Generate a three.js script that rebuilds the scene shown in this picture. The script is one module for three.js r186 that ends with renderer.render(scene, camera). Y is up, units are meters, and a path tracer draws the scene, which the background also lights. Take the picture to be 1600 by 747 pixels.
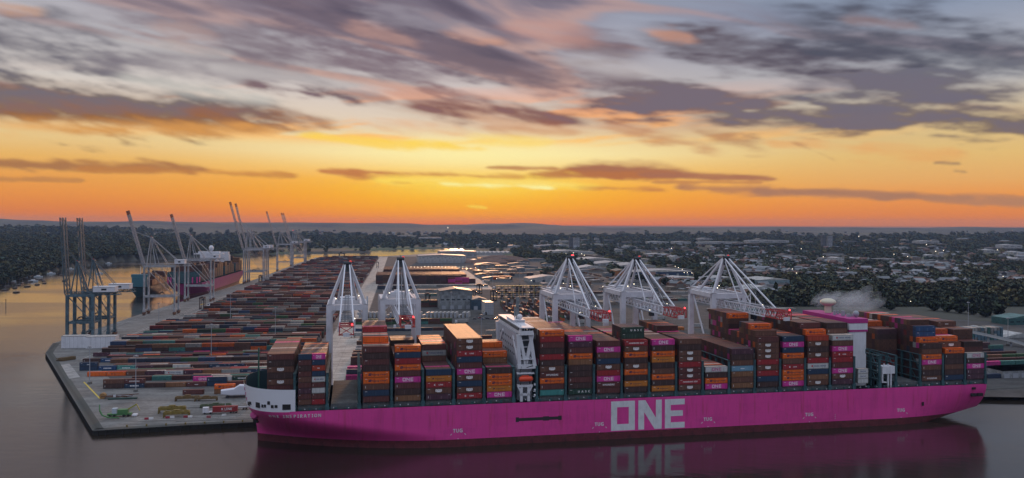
import * as THREE from 'three';
import { mergeGeometries, mergeVertices } from 'three/addons/utils/BufferGeometryUtils.js';
import { FontLoader } from 'three/addons/loaders/FontLoader.js';
import { TextGeometry } from 'three/addons/geometries/TextGeometry.js';

// ---------------------------------------------------------------- camera, sky, sun, exposure
const scene = new THREE.Scene();
const EYE = 106, FOCAL = 1257, ROLL = 0.004, HORIZON = 352, MIDX = 800;   // drone height in metres; lens in 1600-px units
const camera = new THREE.PerspectiveCamera(2 * Math.atan(373.5 / FOCAL) * 180 / Math.PI, 1600 / 747, 1, 60000);
camera.position.set(0, EYE, 0);
camera.rotation.z = ROLL;
camera.setViewOffset(1600, 747, 0, 373.5 - HORIZON, 1600, 747);
const renderer = new THREE.WebGLRenderer({ antialias: true });
renderer.toneMapping = THREE.LinearToneMapping;
renderer.toneMappingExposure = 1.0;
renderer.shadowMap.enabled = true;

// seeded numbers and noise
function rng(a) { return () => { a = (a + 0x6d2b79f5) | 0; let t = Math.imul(a ^ (a >>> 15), 1 | a); t = (t + Math.imul(t ^ (t >>> 7), 61 | t)) ^ t; return ((t ^ (t >>> 14)) >>> 0) / 4294967296; }; }
const LAT = new Float32Array(65536); { const r = rng(77); for (let i = 0; i < 65536; i++) LAT[i] = r() * 2 - 1; }
function noise(x, y) {
  const xi = Math.floor(x), yi = Math.floor(y), fx = x - xi, fy = y - yi, u = fx * fx * (3 - 2 * fx), v = fy * fy * (3 - 2 * fy);
  const a = LAT[(xi & 255) | ((yi & 255) << 8)], b = LAT[((xi + 1) & 255) | ((yi & 255) << 8)], c = LAT[(xi & 255) | (((yi + 1) & 255) << 8)], d = LAT[((xi + 1) & 255) | (((yi + 1) & 255) << 8)];
  return a + (b - a) * u + (c - a) * v + (a - b - c + d) * u * v;
}
function fbm(x, y, n) { let s = 0, a = 0.5; for (let i = 0; i < n; i++) { s += a * noise(x, y); x = x * 2.03 + 17.3; y = y * 2.03 + 9.1; a *= 0.5; } return s; }
const clamp = (x, a = 0, b = 1) => Math.min(b, Math.max(a, x));
const smooth = (a, b, x) => { const t = clamp((x - a) / (b - a)); return t * t * (3 - 2 * t); };
const lerp = (a, b, t) => a + (b - a) * t;

// The evening sky, computed by direction: a gradient that depends on height and on the angle from the sunset, long streaked cloud, and banks of darker cloud.
// Cloud banks are listed by tangent-plane coordinates (1257 units to the radian) of azimuth from north-of-frame and height above the horizon line.
function ramp(stops, e) {
  if (e <= stops[0][0]) return stops[0].slice(1);
  for (let i = 1; i < stops.length; i++) if (e <= stops[i][0]) { const a = stops[i - 1], b = stops[i], t = (e - a[0]) / (b[0] - a[0]); return [lerp(a[1], b[1], t), lerp(a[2], b[2], t), lerp(a[3], b[3], t)]; }
  return stops[stops.length - 1].slice(1);
}
const SUNSET = [[0, .90, .10, .012], [.35, .95, .18, .012], [1.2, .98, .28, .014], [2.4, .98, .40, .035], [3.2, 1.0, .50, .08], [4.0, 1.0, .64, .20], [5.0, 1.0, .82, .42], [5.9, .95, .74, .38], [7, .74, .60, .44], [9.2, .54, .46, .43], [11.5, .42, .38, .41], [14, .34, .34, .41], [16.5, .33, .36, .45], [24, .74, .72, .74], [40, .80, .82, .90], [60, .78, .83, .96], [90, .76, .82, .98]];
const NORTH = [[0, .64, .19, .06], [.7, .79, .23, .045], [2, .84, .32, .075], [3, .80, .41, .13], [4.6, .77, .50, .18], [6.2, .71, .52, .25], [7.5, .60, .49, .34], [9.2, .46, .45, .46], [11.5, .36, .38, .45], [14, .24, .29, .40], [16.5, .20, .26, .37], [26, .60, .64, .76], [40, .74, .79, .92], [60, .77, .83, .97], [90, .76, .82, .98]];
const SOUTH = [[0, .62, .20, .07], [.7, .76, .21, .04], [2, .82, .30, .06], [3, .82, .36, .08], [4.2, .82, .46, .13], [5.6, .80, .58, .27], [6.6, .76, .59, .34], [7.6, .70, .55, .42], [9.2, .55, .50, .46], [11.5, .43, .41, .43], [14, .35, .34, .39], [16.5, .34, .35, .42], [24, .74, .72, .74], [40, .80, .82, .90], [60, .78, .83, .96], [90, .76, .82, .98]];
const EAST = [[0, .20, .19, .24], [10, .235, .22, .265], [18, .27, .275, .34], [28, .64, .72, .92], [42, .80, .89, 1.12], [62, .80, .87, 1.06], [90, .76, .82, .98]];
const BANKS = [ // x0, y0, x1, y1, half thickness, strength, r, g, b, raggedness
  [-80, 150, 420, 186, 21, 1.0, .085, .065, .075, 1], [-60, 178, 330, 196, 13, .8, .22, .095, .05, 1], [300, 178, 520, 198, 9, .6, .30, .12, .06, 1],
  [-60, 62, 190, 100, 30, .8, .15, .14, .17, 1], [150, 96, 480, 128, 15, .55, .22, .19, .22, 1], [180, 20, 500, 62, 22, .55, .21, .16, .19, 1.2], [330, 70, 620, 118, 20, .5, .20, .16, .19, 1.2],
  [420, 14, 800, 104, 26, .75, .19, .145, .18, 1.2], [560, 6, 700, 40, 14, .5, .16, .14, .19, 1], [520, 96, 700, 120, 16, .5, .20, .14, .17, 1],
  [380, 134, 500, 150, 6, .85, .17, .10, .115, 1.2], [470, 136, 560, 162, 6, .9, .14, .085, .10, 1.2], [545, 148, 610, 160, 5, .5, .22, .11, .11, 1.2],
  [645, 164, 900, 188, 9, .85, .22, .095, .085, 1.2], [650, 140, 760, 158, 7, .6, .24, .12, .12, 1.2], [760, 200, 900, 206, 6, .35, .55, .20, .08, 1],
  [720, 96, 1000, 146, 22, .7, .18, .13, .155, 1.1], [900, 60, 980, 84, 14, .6, .15, .10, .125, 1], [1030, 58, 1220, 98, 20, .85, .12, .098, .125, 1], [1180, 84, 1470, 128, 24, .85, .105, .09, .12, 1], [1250, 40, 1640, 100, 34, .7, .085, .09, .125, 1.1],
  [920, 168, 1120, 152, 16, .95, .125, .085, .105, 1.3], [1030, 150, 1200, 158, 15, 1, .115, .08, .10, 1.3], [1110, 182, 1390, 190, 13, 1, .12, .085, .10, 1.2], [1330, 178, 1640, 192, 15, .95, .12, .09, .105, 1.2], [1240, 148, 1590, 140, 14, .85, .105, .088, .115, 1.1], [1440, 196, 1640, 206, 6, .8, .14, .10, .10, 1.3],
  [1090, 205, 1180, 230, 9, .55, .42, .19, .10, 1.3], [950, 200, 1110, 232, 9, .5, .52, .20, .09, 1.3], [1200, 222, 1500, 240, 7, .45, .80, .36, .12, 1.2], [1240, 222, 1300, 246, 3, .5, .45, .22, .11, 1.5],
  [-40, 200, 420, 206, 8, .55, .86, .40, .10, .8], [470, 214, 750, 233, 5, .75, 1.0, .66, .10, 1.1], [640, 226, 860, 222, 6, .5, 1.0, .70, .12, .8], [560, 196, 720, 210, 7, .4, .80, .38, .16, 1],
  [-60, 258, 320, 268, 4.5, .95, .42, .19, .075, 1.2], [120, 266, 460, 276, 3.5, .7, .55, .22, .06, 1.2], [-40, 283, 130, 285, 2, .7, .50, .22, .075, 1], [500, 268, 820, 278, 3.2, .85, .55, .20, .07, 1.3], [540, 276, 640, 276, 3.4, .6, .55, .20, .06, 1.4],
  [760, 262, 870, 263, 2, .8, .50, .21, .08, 1.2], [890, 266, 1060, 268, 7.5, 1, .40, .16, .085, .9], [830, 275, 1060, 274, 4.5, .9, .48, .17, .06, 1.2], [1000, 272, 1210, 278, 2.8, .85, .40, .16, .09, 1.1], [1020, 284, 1190, 284, 1.8, .7, .50, .20, .08, 1.2],
  [900, 292, 1035, 297, 3.4, .85, .55, .20, .07, 1.2], [1060, 292, 1250, 298, 4, .85, .46, .20, .10, 1.1], [1180, 298, 1520, 308, 4, .9, .42, .20, .115, 1.1], [1440, 306, 1660, 314, 4, .8, .46, .22, .12, 1.1],
  [1460, 252, 1500, 253, 1.2, .7, .35, .22, .12, 1], [1490, 264, 1510, 266, 1.2, .6, .35, .22, .12, 1], [610, 285, 640, 287, 2, .7, .6, .24, .05, 1.3],
  [590, 281, 930, 290, 6.5, .75, 1.0, .70, .11, 1.1], [690, 287, 860, 294, 3.6, 1, 1.0, .90, .36, 1.2], [650, 282, 900, 288, 3, .7, 1.0, .72, .16, 1.2], [730, 322, 760, 325, 1.2, .9, 1.0, .62, .06, 1.4],
  [700, 52, 780, 66, 7, .55, .66, .34, .24, 1.2], [1010, 48, 1080, 62, 6, .55, .66, .34, .24, 1.2], [540, 44, 640, 70, 8, .45, .58, .33, .27, 1.2], [790, 44, 920, 58, 10, .45, .55, .30, .26, 1.2], [-30, 12, 60, 22, 6, .45, .66, .36, .22, 1.2], [240, 46, 330, 66, 8, .3, .55, .34, .28, 1.2], [1320, 30, 1430, 42, 6, .35, .40, .26, .25, 1.2],
  [180, 66, 360, 88, 5, .35, .62, .60, .58, 1.2], [190, 126, 420, 158, 9, .5, .62, .60, .55, 1], [330, 108, 620, 142, 6, .35, .62, .58, .56, 1.2], [880, 96, 1010, 112, 8, .4, .55, .50, .50, 1.2], [560, 20, 760, 56, 8, .25, .50, .47, .52, 1.2], [1200, 126, 1330, 134, 5, .35, .46, .42, .44, 1.2],
];
function makeSky() {
  const W = 4096, H = 2048, data = new Float32Array(W * H * 4), DEG = 180 / Math.PI;
  for (const b of BANKS) b.push(Math.min(b[0], b[2]) - b[4] * 8 - 30, Math.max(b[0], b[2]) + b[4] * 8 + 30, Math.min(b[1], b[3]) - b[4] * 4, Math.max(b[1], b[3]) + b[4] * 4);
  for (let row = H / 2 - 12; row < H; row++) {
    const el = ((row + .5) / H - .5) * Math.PI, e = Math.max(0, el * DEG), ce = Math.cos(el);
    const sunset = ramp(SUNSET, e), north = ramp(NORTH, e), south = ramp(SOUTH, e), east = ramp(EAST, e);
    for (let col = 0; col < W; col++) {
      const az = ((col + .5) / W - .5) * 2 * Math.PI, dx = Math.cos(az) * ce, dz = Math.sin(az) * ce, dy = Math.sin(el);
      let phi = Math.atan2(dx, -dz) * DEG + 2.5;                              // degrees right of the sunset
      const side = phi > 0 ? north : south, f = Math.abs(phi), k1 = smooth(0, 29, f), k2 = smooth(40, 125, f);
      let r = lerp(lerp(sunset[0], side[0], k1), east[0], k2), g = lerp(lerp(sunset[1], side[1], k1), east[1], k2), b = lerp(lerp(sunset[2], side[2], k1), east[2], k2);
      const high = dy > .02;
      // thin streaked cloud overhead, on a plane far above
      if (high) {
        const px = dx / (dy + .06), pz = dz / (dy + .06), wx = px + .5 * fbm(px * .6, pz * .6, 2), wz = pz + .25 * fbm(px * .5 + 9, pz * .5, 2), turned = (c, n, k) => { const ux = wx * c + wz * n, uz = wz * c - wx * n; return 1.12 * fbm(ux * 1.05 + k, uz * .21 + 5, 5) + .46 * fbm(ux * 4.4 + 3, uz * .7 + 31 + k, 5); }, kr = smooth(-4, 17, phi);
        const s = kr <= 0 ? turned(.84, .54, 0) : kr >= 1 ? turned(.34, .94, 40) : lerp(turned(.84, .54, 0), turned(.34, .94, 40), kr), fire = fbm(phi / 9 + e * .5, e * 1.5 - phi * .12, 5);
        const m = smooth(-.20 - .06 * kr, .34, s) * smooth(5.2, 8.8, e) * lerp(.86, .42, smooth(17, 30, e)), warm = clamp(1 - (e - 6.4) / 5) * clamp(1.1 - f / 45), deep = smooth(.02, .42, s);
        const lit = smooth(.0, -.35, s) * smooth(5.5, 9, e) * .10 * (1 - .8 * kr), peach = smooth(-.12, .02, s) * smooth(.20, .04, s) * smooth(7, 10, e) * clamp(1.1 - Math.abs(phi + 4) / 32) * .6;
        r = lerp(r + lit, lerp(lerp(.22, .07, deep), .74, warm), m); g = lerp(g + lit * .95, lerp(lerp(.155, .05, deep), .315, warm), m); b = lerp(b + lit * .9, lerp(lerp(.20, .085, deep), .13, warm), m);
        { const k = smooth(-.02, .30, fire) * smooth(5.3, 6.2, e) * smooth(10.5, 7, e) * clamp(1.35 - f / 24) * .9; r = lerp(r, 1.0, k); g = lerp(g, lerp(.52, .34, (e - 5.5) / 4), k); b = lerp(b, lerp(.12, .16, (e - 5.5) / 4), k); }
        r = lerp(r, .66, peach); g = lerp(g, .37, peach); b = lerp(b, .28, peach);
      }
      { const gx = Math.abs(phi) / 9, g1 = Math.exp(-gx * gx - (e - 4.9) * (e - 4.9) / 1.3) * .7, g2 = Math.exp(-gx * gx * .45 - (e - 1.9) * (e - 1.9) / 2.6) * .8, g3 = Math.exp(-gx * gx * 1.6 - (e - 2.9) * (e - 2.9) / .9) * .75; r = lerp(lerp(r, 1.0, g2), 1.0, g1); g = lerp(lerp(lerp(g, .46, g2), .74, g3), .88, g1); b = lerp(lerp(lerp(b, .012, g2), .10, g3), .38, g1); }
      if (dz < -.3 && e < 19) {
        const x = MIDX + FOCAL * dx / -dz, y = HORIZON - FOCAL * dy / -dz;
        if (x > -140 && x < 1740) {
          let wobble = null; const off = .05 * x + .17 * (900 - 60 * Math.log(1 + Math.exp((900 - x) / 60)));
          for (const c of BANKS) {
            if (x < c[10] || x > c[11] || y < c[12] || y > c[13]) continue;
            if (!wobble) wobble = [fbm((x + y * 1.2) / 130, (y - off) / 20, 4), fbm((x + y) / 48 + 30, (y - off) / 8 + 7, 4)];
            const lx = c[2] - c[0], ly = c[3] - c[1], L = Math.hypot(lx, ly), ux = lx / L, uy = ly / L;
            const t = (x - c[0]) * ux + (y - c[1]) * uy, d = (y - c[1]) * ux - (x - c[0]) * uy;
            const a = smooth(-c[4] * 5, c[4] * 6, t) * smooth(-c[4] * 5, c[4] * 6, L - t), rag = wobble[0] * 1.5 + wobble[1] * .9;
            const soft = Math.min(1, c[4] / 10), q = Math.abs(d) / (c[4] * (.4 + .8 * a)) + rag * c[9], low = d > 0 ? 1 : .8;
            const alpha = Math.min(1, c[5] * smooth(1.5 + .5 * soft, .35 - .5 * soft, q * low) * smooth(0, .6, a) * (1.05 - .5 * soft * wobble[1]));
            r = lerp(r, c[6], alpha); g = lerp(g, c[7], alpha); b = lerp(b, c[8], alpha);
          }
        }
      }
      const o = (row * W + col) * 4;
      data[o] = r; data[o + 1] = g; data[o + 2] = b; data[o + 3] = 1;
    }
  }
  for (let row = 0; row < H / 2 - 12; row++) for (let col = 0; col < W; col++) { const o = (row * W + col) * 4; data[o] = .16; data[o + 1] = .13; data[o + 2] = .12; data[o + 3] = 1; }
  const t = new THREE.DataTexture(data, W, H, THREE.RGBAFormat, THREE.FloatType);
  t.mapping = THREE.EquirectangularReflectionMapping; t.magFilter = THREE.LinearFilter; t.minFilter = THREE.LinearFilter; t.needsUpdate = true;
  return t;
}
const skyTexture = makeSky();
scene.background = skyTexture;
scene.environment = skyTexture;
const sun = new THREE.DirectionalLight(new THREE.Color(1, .50, .24), 1.0);
sun.position.set(-520, 970, -12000); sun.target.position.set(0, 0, -900);
sun.castShadow = true; sun.shadow.radius = 6; sun.shadow.mapSize.set(4096, 4096);
Object.assign(sun.shadow.camera, { left: -2500, right: 2500, top: 900, bottom: -900, near: 100, far: 16000 });
scene.add(sun, sun.target);
scene.fog = new THREE.FogExp2(new THREE.Color(.42, .60, .95), 0.000034);

// ---------------------------------------------------------------- helpers
const used = new Map();
function numbered(name) { const n = used.get(name) ?? 0; used.set(name, n + 1); return n ? name + '_' + String(n).padStart(3, '0') : name; }
function tag(o, label, category, group, kind) { o.userData.label = label; if (category) o.userData.category = category; if (group) o.userData.group = group; if (kind) o.userData.kind = kind; return o; }
function thing(name, label, category, pos = [0, 0, 0], turn = 0, group) { const o = new THREE.Group(); o.name = numbered(name); o.position.set(...pos); o.rotation.y = turn; scene.add(o); return tag(o, label, category, group); }
function mesh(name, geo, m, parent) { const o = new THREE.Mesh(Array.isArray(geo) ? merge(geo) : geo, m); o.name = parent ? name : numbered(name); (parent ?? scene).add(o); return o; }
function struct(name, geo, m) { const o = mesh(name, geo, m); o.userData.kind = 'structure'; return o; }
function copyOf(o, label, pos, turn) { const c = o.clone(); c.name = numbered(o.name.replace(/_\d{3}$/, '')); c.userData = { ...o.userData }; if (label) c.userData.label = label; if (pos) c.position.set(...pos); if (turn !== undefined) c.rotation.y = turn; scene.add(c); return c; }
const loose = (g) => g.index ? g.toNonIndexed() : g;
function parts(name, list, m, parent) { for (const g of list) mesh(name, g, m, parent); }
function merge(list) {
  const l = list.map((g) => { const k = loose(g); for (const n of Object.keys(k.attributes)) if (!['position', 'normal', 'uv'].includes(n)) k.deleteAttribute(n); return k; });
  return l.length === 1 ? l[0] : mergeGeometries(l);
}
const metreUV = (g) => { const p = g.attributes.position, n = g.attributes.normal, uv = new Float32Array(p.count * 2); for (let i = 0; i < p.count; i++) { const ax = Math.abs(n.getX(i)), ay = Math.abs(n.getY(i)), az = Math.abs(n.getZ(i)); if (ay > ax && ay > az) { uv[2 * i] = p.getX(i); uv[2 * i + 1] = p.getZ(i); } else if (ax > az) { uv[2 * i] = p.getZ(i); uv[2 * i + 1] = p.getY(i); } else { uv[2 * i] = p.getX(i); uv[2 * i + 1] = p.getY(i); } } g.setAttribute('uv', new THREE.BufferAttribute(uv, 2)); return g; };
function lattice(a, b, h, n, t, c) {                       // a plane lattice girder, upright, from a to b
  const A = new THREE.Vector3(...a), B = new THREE.Vector3(...b), out = [], P = (k, j) => { const v = A.clone().lerp(B, k / n); return [v.x, v.y + j * h / 2, v.z]; };
  for (const j of [-1, 1]) out.push(bar(P(0, j), P(n, j), c)); for (let k = 0; k < n; k++) out.push(bar(P(k, k % 2 ? 1 : -1), P(k + 1, k % 2 ? -1 : 1), t)); out.push(bar(P(0, -1), P(0, 1), t), bar(P(n, -1), P(n, 1), t)); return out;
}
const box = (w, h, d, x = 0, y = 0, z = 0) => metreUV(new THREE.BoxGeometry(w, h, d).translate(x, y, z));                       // centred at x, y, z
const block = (x0, x1, y0, y1, z0, z1) => box(Math.abs(x1 - x0), Math.abs(y1 - y0), Math.abs(z1 - z0), (x0 + x1) / 2, (y0 + y1) / 2, (z0 + z1) / 2);
const UPV = new THREE.Vector3(0, 1, 0), SIDE = new THREE.Vector3(1, 0, 0);
function bar(a, b, w, h = w) {                                                                                              // a straight member from a to b, w wide and h deep
  const p = new THREE.Vector3(...a), q = new THREE.Vector3(...b), d = q.clone().sub(p), L = d.length(); d.normalize();
  const side = new THREE.Vector3().crossVectors(Math.abs(d.y) > .98 ? SIDE : UPV, d).normalize(), up = new THREE.Vector3().crossVectors(d, side);
  const g = new THREE.BoxGeometry(w, h, L); g.applyMatrix4(new THREE.Matrix4().makeBasis(side, up, d)); g.translate((p.x + q.x) / 2, (p.y + q.y) / 2, (p.z + q.z) / 2); return g;
}
function rod(a, b, r, n = 6) { const p = new THREE.Vector3(...a), q = new THREE.Vector3(...b), d = q.clone().sub(p), g = new THREE.CylinderGeometry(r, r, d.length(), n); g.applyQuaternion(new THREE.Quaternion().setFromUnitVectors(UPV, d.normalize())); return g.translate((p.x + q.x) / 2, (p.y + q.y) / 2, (p.z + q.z) / 2); }
function truss(a, b, w, h, n, t) {                                                                                          // a four-chord lattice girder from a to b (both at mid-depth)
  const out = [], A = new THREE.Vector3(...a), B = new THREE.Vector3(...b), d = B.clone().sub(A).normalize(), s = new THREE.Vector3().crossVectors(UPV, d); if (s.length() < .1) s.set(1, 0, 0); s.normalize(); const up = new THREE.Vector3().crossVectors(d, s);
  const P = (k, i, j) => { const v = A.clone().lerp(B, k / n).addScaledVector(s, i * w / 2).addScaledVector(up, j * h / 2); return [v.x, v.y, v.z]; };
  for (const i of [-1, 1]) for (const j of [-1, 1]) out.push(bar(P(0, i, j), P(n, i, j), t * 1.35));
  for (let k = 0; k < n; k++) { for (const i of [-1, 1]) { out.push(bar(P(k, i, k % 2 ? 1 : -1), P(k + 1, i, k % 2 ? -1 : 1), t)); if (k % 2 === 0) out.push(bar(P(k, i, -1), P(k, i, 1), t * .8)); } out.push(bar(P(k, -1, 1), P(k, 1, 1), t * .9), bar(P(k, -1, -1), P(k, 1, -1), t * .9)); }
  return out;
}
// ground frames: the ship's (s along from the bow, n away from the viewer) and the yard's (p to the side, q away)
const AS = 11.26 * Math.PI / 180, AY = 8 * Math.PI / 180, GROUND = 2.3;
const BOW = [-123.744, 364.703], YARD = [-152, 638];
const frame = (o, a) => (i, j) => [o[0] + i * Math.cos(a) - j * Math.sin(a), o[1] + i * Math.sin(a) + j * Math.cos(a)];
const shipXD = frame(BOW, AS), yardXD = frame(YARD, AY);
const shipAt = (s, y, n) => { const [x, d] = shipXD(s, n); return [x, y, -d]; };
const yardAt = (p, y, q) => { const [x, d] = yardXD(p, q); return [x, y, -d]; };
const ground = (x, y, h = GROUND) => { const k = (EYE - h) / (y - ROLL * (x - MIDX) - HORIZON); return [(x + ROLL * (y - HORIZON) - MIDX) * k, FOCAL * k]; };   // where a surveyed sight line meets the ground
const toYard = (x, d) => { const a = x - YARD[0], b = d - YARD[1]; return [a * Math.cos(AY) + b * Math.sin(AY), -a * Math.sin(AY) + b * Math.cos(AY)]; };

// materials
const rgb = (r, g, b) => new THREE.Color().setRGB(r, g, b);
const paint = (r, g, b, rough = .55, metal = 0, more = {}) => new THREE.MeshStandardMaterial({ color: rgb(r, g, b), roughness: rough, metalness: metal, ...more });
function noiseTexture(size, f, srgb) {                                                                                      // f(u, v) -> [r, g, b] 0..1, tiling left to the caller
  const d = new Uint8Array(size * size * 4); for (let y = 0; y < size; y++) for (let x = 0; x < size; x++) { const c = f(x / size, y / size), o = (y * size + x) * 4; d[o] = clamp(c[0]) * 255; d[o + 1] = clamp(c[1]) * 255; d[o + 2] = clamp(c[2]) * 255; d[o + 3] = 255; }
  const t = new THREE.DataTexture(d, size, size); t.wrapS = t.wrapT = THREE.RepeatWrapping; t.magFilter = t.minFilter = THREE.LinearFilter; if (srgb) t.colorSpace = THREE.SRGBColorSpace; t.needsUpdate = true; return t;
}
const tile = (f, u, v, k, n) => { const a = u * k, b = v * k, e = smooth(.8, 1, u), g = smooth(.8, 1, v); return lerp(lerp(f(a, b, n), f(a - k, b, n), e), lerp(f(a, b - k, n), f(a - k, b - k, n), e), g); };
const scaled = (t, s) => { const c = t.clone(); c.repeat.set(s, s); c.needsUpdate = true; return c; };
const grime = noiseTexture(512, (u, v) => { const a = tile(fbm, u, v, 5, 5), b = tile(fbm, u + .37, v, 37, 3), s = tile((x, y, n) => fbm(x, y * .12, n), u, v, 40, 3); const k = .84 + .28 * a + .16 * b + .14 * s; return [k, k * .99, k * .975]; }, true);
const grimeSoft = noiseTexture(512, (u, v) => { const a = tile(fbm, u, v, 5, 5), s = tile((x, y, n) => fbm(x, y * .12, n), u, v + .2, 40, 3), k = .95 + .07 * a + .05 * s; return [k, k, k]; }, true);
const concreteMap = noiseTexture(1024, (u, v) => { const a = tile(fbm, u, v, 6, 6), b = tile(fbm, u, v + .5, 60, 3), st = Math.max(0, tile((x, y, n) => fbm(x * .25, y * 2.2, n), u, v, 9, 4)), k = .86 + .22 * a + .14 * b - .35 * st; return [k, k * .985, k * .96]; }, true);
const corrugation = noiseTexture(128, (u) => { const k = .5 + .5 * clamp(1.6 * Math.sin(u * Math.PI * 2 * 8), -1, 1); return [k, k, k]; });
corrugation.repeat.set(.45, .45);
const white = paint(.72, .75, .80, .5, 0, { map: scaled(grimeSoft, .05) }), craneWhite = paint(.68, .71, .77, .45, 0, { map: scaled(grimeSoft, .06) }), craneBlue = paint(.10, .19, .25, .5, 0, { map: scaled(grime, .06) });
const tealSteel = paint(.045, .125, .15, .55, 0, { map: scaled(grime, .08) }), darkSteel = paint(.03, .04, .05, .6), black = paint(.012, .012, .014, .6), magenta = paint(.80, .045, .40, .42, 0, { map: scaled(grime, .03) });
const redPaint = paint(.40, .035, .04, .55), yellowPaint = paint(.55, .36, .04, .5), greyPaint = paint(.30, .33, .37, .6), glassDark = paint(.02, .03, .04, .12), rubber = paint(.015, .015, .016, .85), greenPaint = paint(.07, .20, .07, .5), orangePaint = paint(.75, .14, .03, .45), rust = paint(.12, .055, .035, .8);
const lampWhite = new THREE.MeshStandardMaterial({ color: 0, emissive: rgb(1, .86, .62), emissiveIntensity: 6 }), lampRed = new THREE.MeshStandardMaterial({ color: 0, emissive: rgb(1, .05, .06), emissiveIntensity: 5 });
function canvasMat(w, h, draw, rough = .5, more = {}) { const c = document.createElement('canvas'); c.width = w; c.height = h; draw(c.getContext('2d'), w, h); const t = new THREE.CanvasTexture(c); t.colorSpace = THREE.SRGBColorSpace; t.magFilter = THREE.LinearFilter; return new THREE.MeshStandardMaterial({ map: t, roughness: rough, ...more }); }
const font = await new FontLoader().loadAsync('fonts/droid/droid_sans_bold.typeface.json');
const lettering = (text, size, depth) => { const g = new TextGeometry(text, { font, size, depth, curveSegments: 2 }); g.computeBoundingBox(); return g; };
const NTH = ['first', 'second', 'third', 'fourth', 'fifth', 'sixth', 'seventh', 'eighth', 'ninth', 'tenth', 'eleventh', 'twelfth', 'thirteenth', 'fourteenth', 'fifteenth', 'sixteenth'];

// ---------------------------------------------------------------- water, quay and land
{
  const waves = noiseTexture(1024, (u, v) => { const a = tile((x, y, n) => fbm(x + y * .3, y * 2.1, n), u, v, 12, 2), b = tile((x, y, n) => fbm(x * .8, y * 2.6, n), u, v + .31, 56, 3), k = .5 + .42 * a + .07 * b; return [k, k, k]; });
  const calm = noiseTexture(512, (u, v) => { const k = .10 + .08 * smooth(-.15, .3, tile((x, y, n) => fbm(x * .5, y * 2.4, n), u, v, 5, 5)); return [k, k, k]; });
  const g = new THREE.PlaneGeometry(16000, 9000).rotateX(-Math.PI / 2); const uv = g.attributes.uv; for (let i = 0; i < uv.count; i++) uv.setXY(i, uv.getX(i) * 16000, uv.getY(i) * 9000);
  waves.repeat.set(1 / 90, 1 / 90); calm.repeat.set(1 / 900, 1 / 900);
  struct('water', g.translate(0, 0, -3200), new THREE.MeshPhysicalMaterial({ color: rgb(.022, .017, .012), roughness: 1, roughnessMap: calm, ior: 1.5, bumpMap: waves, bumpScale: .07 }));
}
const QUAY = [[...yardXD(-217, 35)], [-209, 402.5], ...[[-30, 57.2], [60, 58.5], [200, 60.5], [400, 62.5], [760, 66]].map(([s, n]) => shipXD(s, n)), ground(1800, 545), ground(1600, 507), ground(1440, 497), ground(1285, 489), ground(1165, 470), ground(1040, 446), ground(950, 425), ground(842, 408), ground(775, 396), ground(722, 391.6), ground(690, 394.6), ground(640, 398.0), ground(600, 400.4), yardXD(-196, 1930), yardXD(-204, 1600), yardXD(-206, 900), yardXD(-231, 350), yardXD(-234, 92)];
function within(poly, x, d) { let c = false; for (let i = 0, j = poly.length - 1; i < poly.length; j = i++) { const [xi, yi] = poly[i], [xj, yj] = poly[j]; if ((yi > d) !== (yj > d) && x < (xj - xi) * (d - yi) / (yj - yi) + xi) c = !c; } return c; }
const quayConcrete = paint(.21, .22, .225, .8, 0, { map: scaled(concreteMap, 1 / 75) });
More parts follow.
